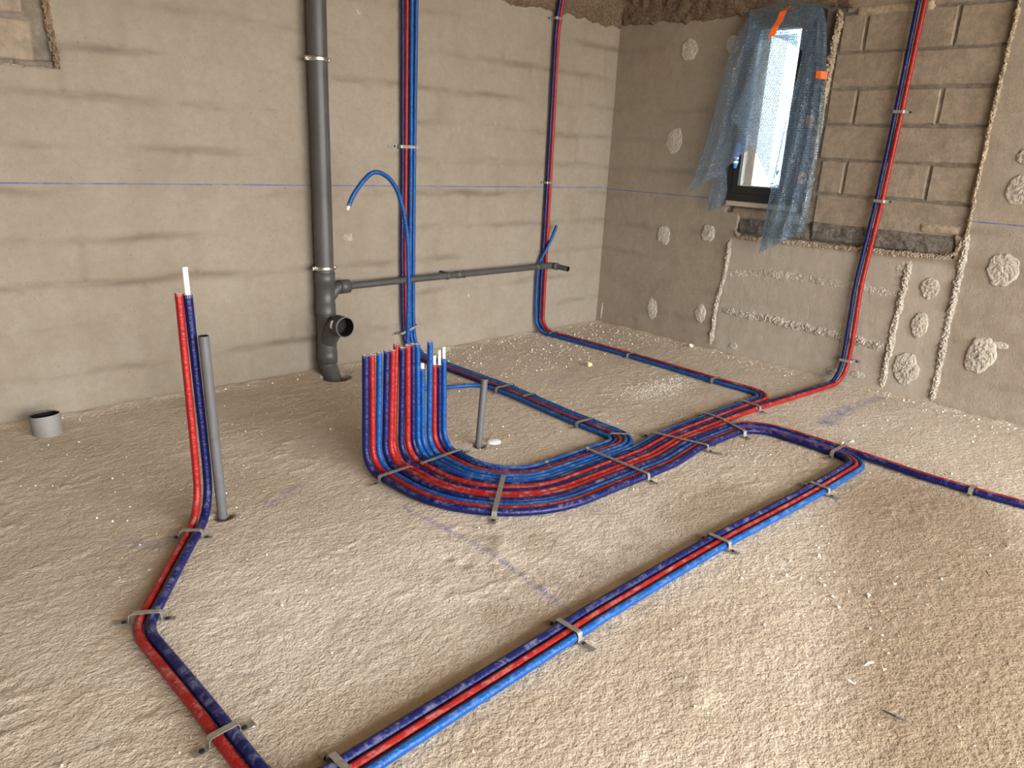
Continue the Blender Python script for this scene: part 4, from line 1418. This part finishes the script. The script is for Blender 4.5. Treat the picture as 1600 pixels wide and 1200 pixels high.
def sliver(name, a, b, w, mat, label):
    a, b = Vector(a), Vector(b)
    m = a.lerp(b, 0.5) + Vector((b.y - a.y, a.x - b.x, 0)) * 0.08 + Vector((0, 0, 0.003))
    v, f, uv = sweep([a, a.lerp(m, 0.5), m, m.lerp(b, 0.6), b], [w * 0.5, w, w * 1.1, w * 0.8, w * 0.2], 6, True, True)
    tag(pyd(name, v, f, mat, None, False, uv), label, 'debris')


sliver('plastic_sliver', (-2.845, -3.325, 0.003), (-2.838, -3.385, 0.003), 0.003, 'twig_dark', 'dark curled sliver lying on the floor near the bottom right')
sliver('wood_splinter', (-2.672, -3.236, 0.003), (-2.710, -3.224, 0.003), 0.003, 'twig_light', 'pale upright-looking splinter on the floor at lower right')
sliver('wood_splinter', (-2.795, -3.205, 0.002), (-2.800, -3.240, 0.002), 0.0025, 'chip', 'pale flat splinter left of the other splinter at lower right')
sliver('plastic_sliver', (-1.875, -3.29, 0.003), (-1.905, -3.305, 0.003), 0.002, 'twig_dark', 'tiny dark sliver on the floor at right below the red and navy pair')


TAKEN = set()
for i_, P_ in paths.items():
    for a_, b_ in zip(P_[:-1], P_[1:]):
        if min(a_.z, b_.z) > 0.06:
            continue
        m_ = max(1, int((b_ - a_).length / 0.008))
        for q_ in range(m_ + 1):
            c_ = a_.lerp(b_, q_ / m_)
            for dx_ in (-0.021, -0.010, 0, 0.010, 0.021):
                for dy_ in (-0.021, -0.010, 0, 0.010, 0.021):
                    TAKEN.add((int(math.floor((c_.x + dx_) / 0.012)), int(math.floor((c_.y + dy_) / 0.012))))


def crumbs(name, sets, seed, mat, label):
    rnd = random.Random(seed)
    v, f = [], []
    tet = [Vector((1, 1, 1)), Vector((-1, -1, 1)), Vector((-1, 1, -1)), Vector((1, -1, -1))]
    for n, area, smin, smax in sets:
        k = 0
        while k < n:
            x, y, dens = area(rnd)
            if (int(math.floor(x / 0.012)), int(math.floor(y / 0.012))) in TAKEN or math.hypot(x + 2.47, y + 0.12) < 0.13:
                continue
            if float(fbm(x * 1.6, y * 1.6, 2, 77)) < 0.40 + 0.2 * rnd.random() - dens:
                continue
            s = smin + (smax - smin) * rnd.random() ** 4
            ax = [rnd.uniform(0.6, 1.4) for _ in range(3)]
            ro = Matrix.Rotation(rnd.uniform(0, 6.28), 3, Vector((rnd.random(), rnd.random(), rnd.random() + 0.1)).normalized())
            b = len(v)
            for t in tet:
                q = ro @ Vector((t.x * ax[0], t.y * ax[1], t.z * ax[2] * 0.7)) * s
                v.append((x + q.x, y + q.y, -0.002 + s * 0.5 + q.z))
            f += [(b, b + 1, b + 2), (b, b + 3, b + 1), (b, b + 2, b + 3), (b + 1, b + 3, b + 2)]
            k += 1
    o = pyd(name, v, f, mat)
    tag(o, label, 'rubble', kind='stuff')


def area_far(r):
    m = r.random()
    if m < 0.45:
        return r.uniform(-2.1, -0.05), r.uniform(-0.75, -0.03), 0.15
    if m < 0.62:
        return -abs(r.gauss(0, 0.09)) - 0.02, r.uniform(-3.0, -0.05), 0.5
    if m < 0.72:
        return r.uniform(-3.9, -0.1), -abs(r.gauss(0, 0.06)) - 0.02, 0.5
    return r.uniform(-2.6, -0.05), r.uniform(-3.4, -2.15), 0.0


crumbs('plaster_crumbs', [(2600, area_far, 0.0012, 0.0048),
                          (1800, lambda r: (r.gauss(-1.06, 0.16), r.gauss(-1.39, 0.07), 0.5), 0.0009, 0.0028),
                          (1700, lambda r: (r.uniform(-4.4, -1.2), r.uniform(-3.6, -0.3), 0.0), 0.0008, 0.0034)],
       5, 'chip', 'scattered white plaster crumbs and grit over the floor')
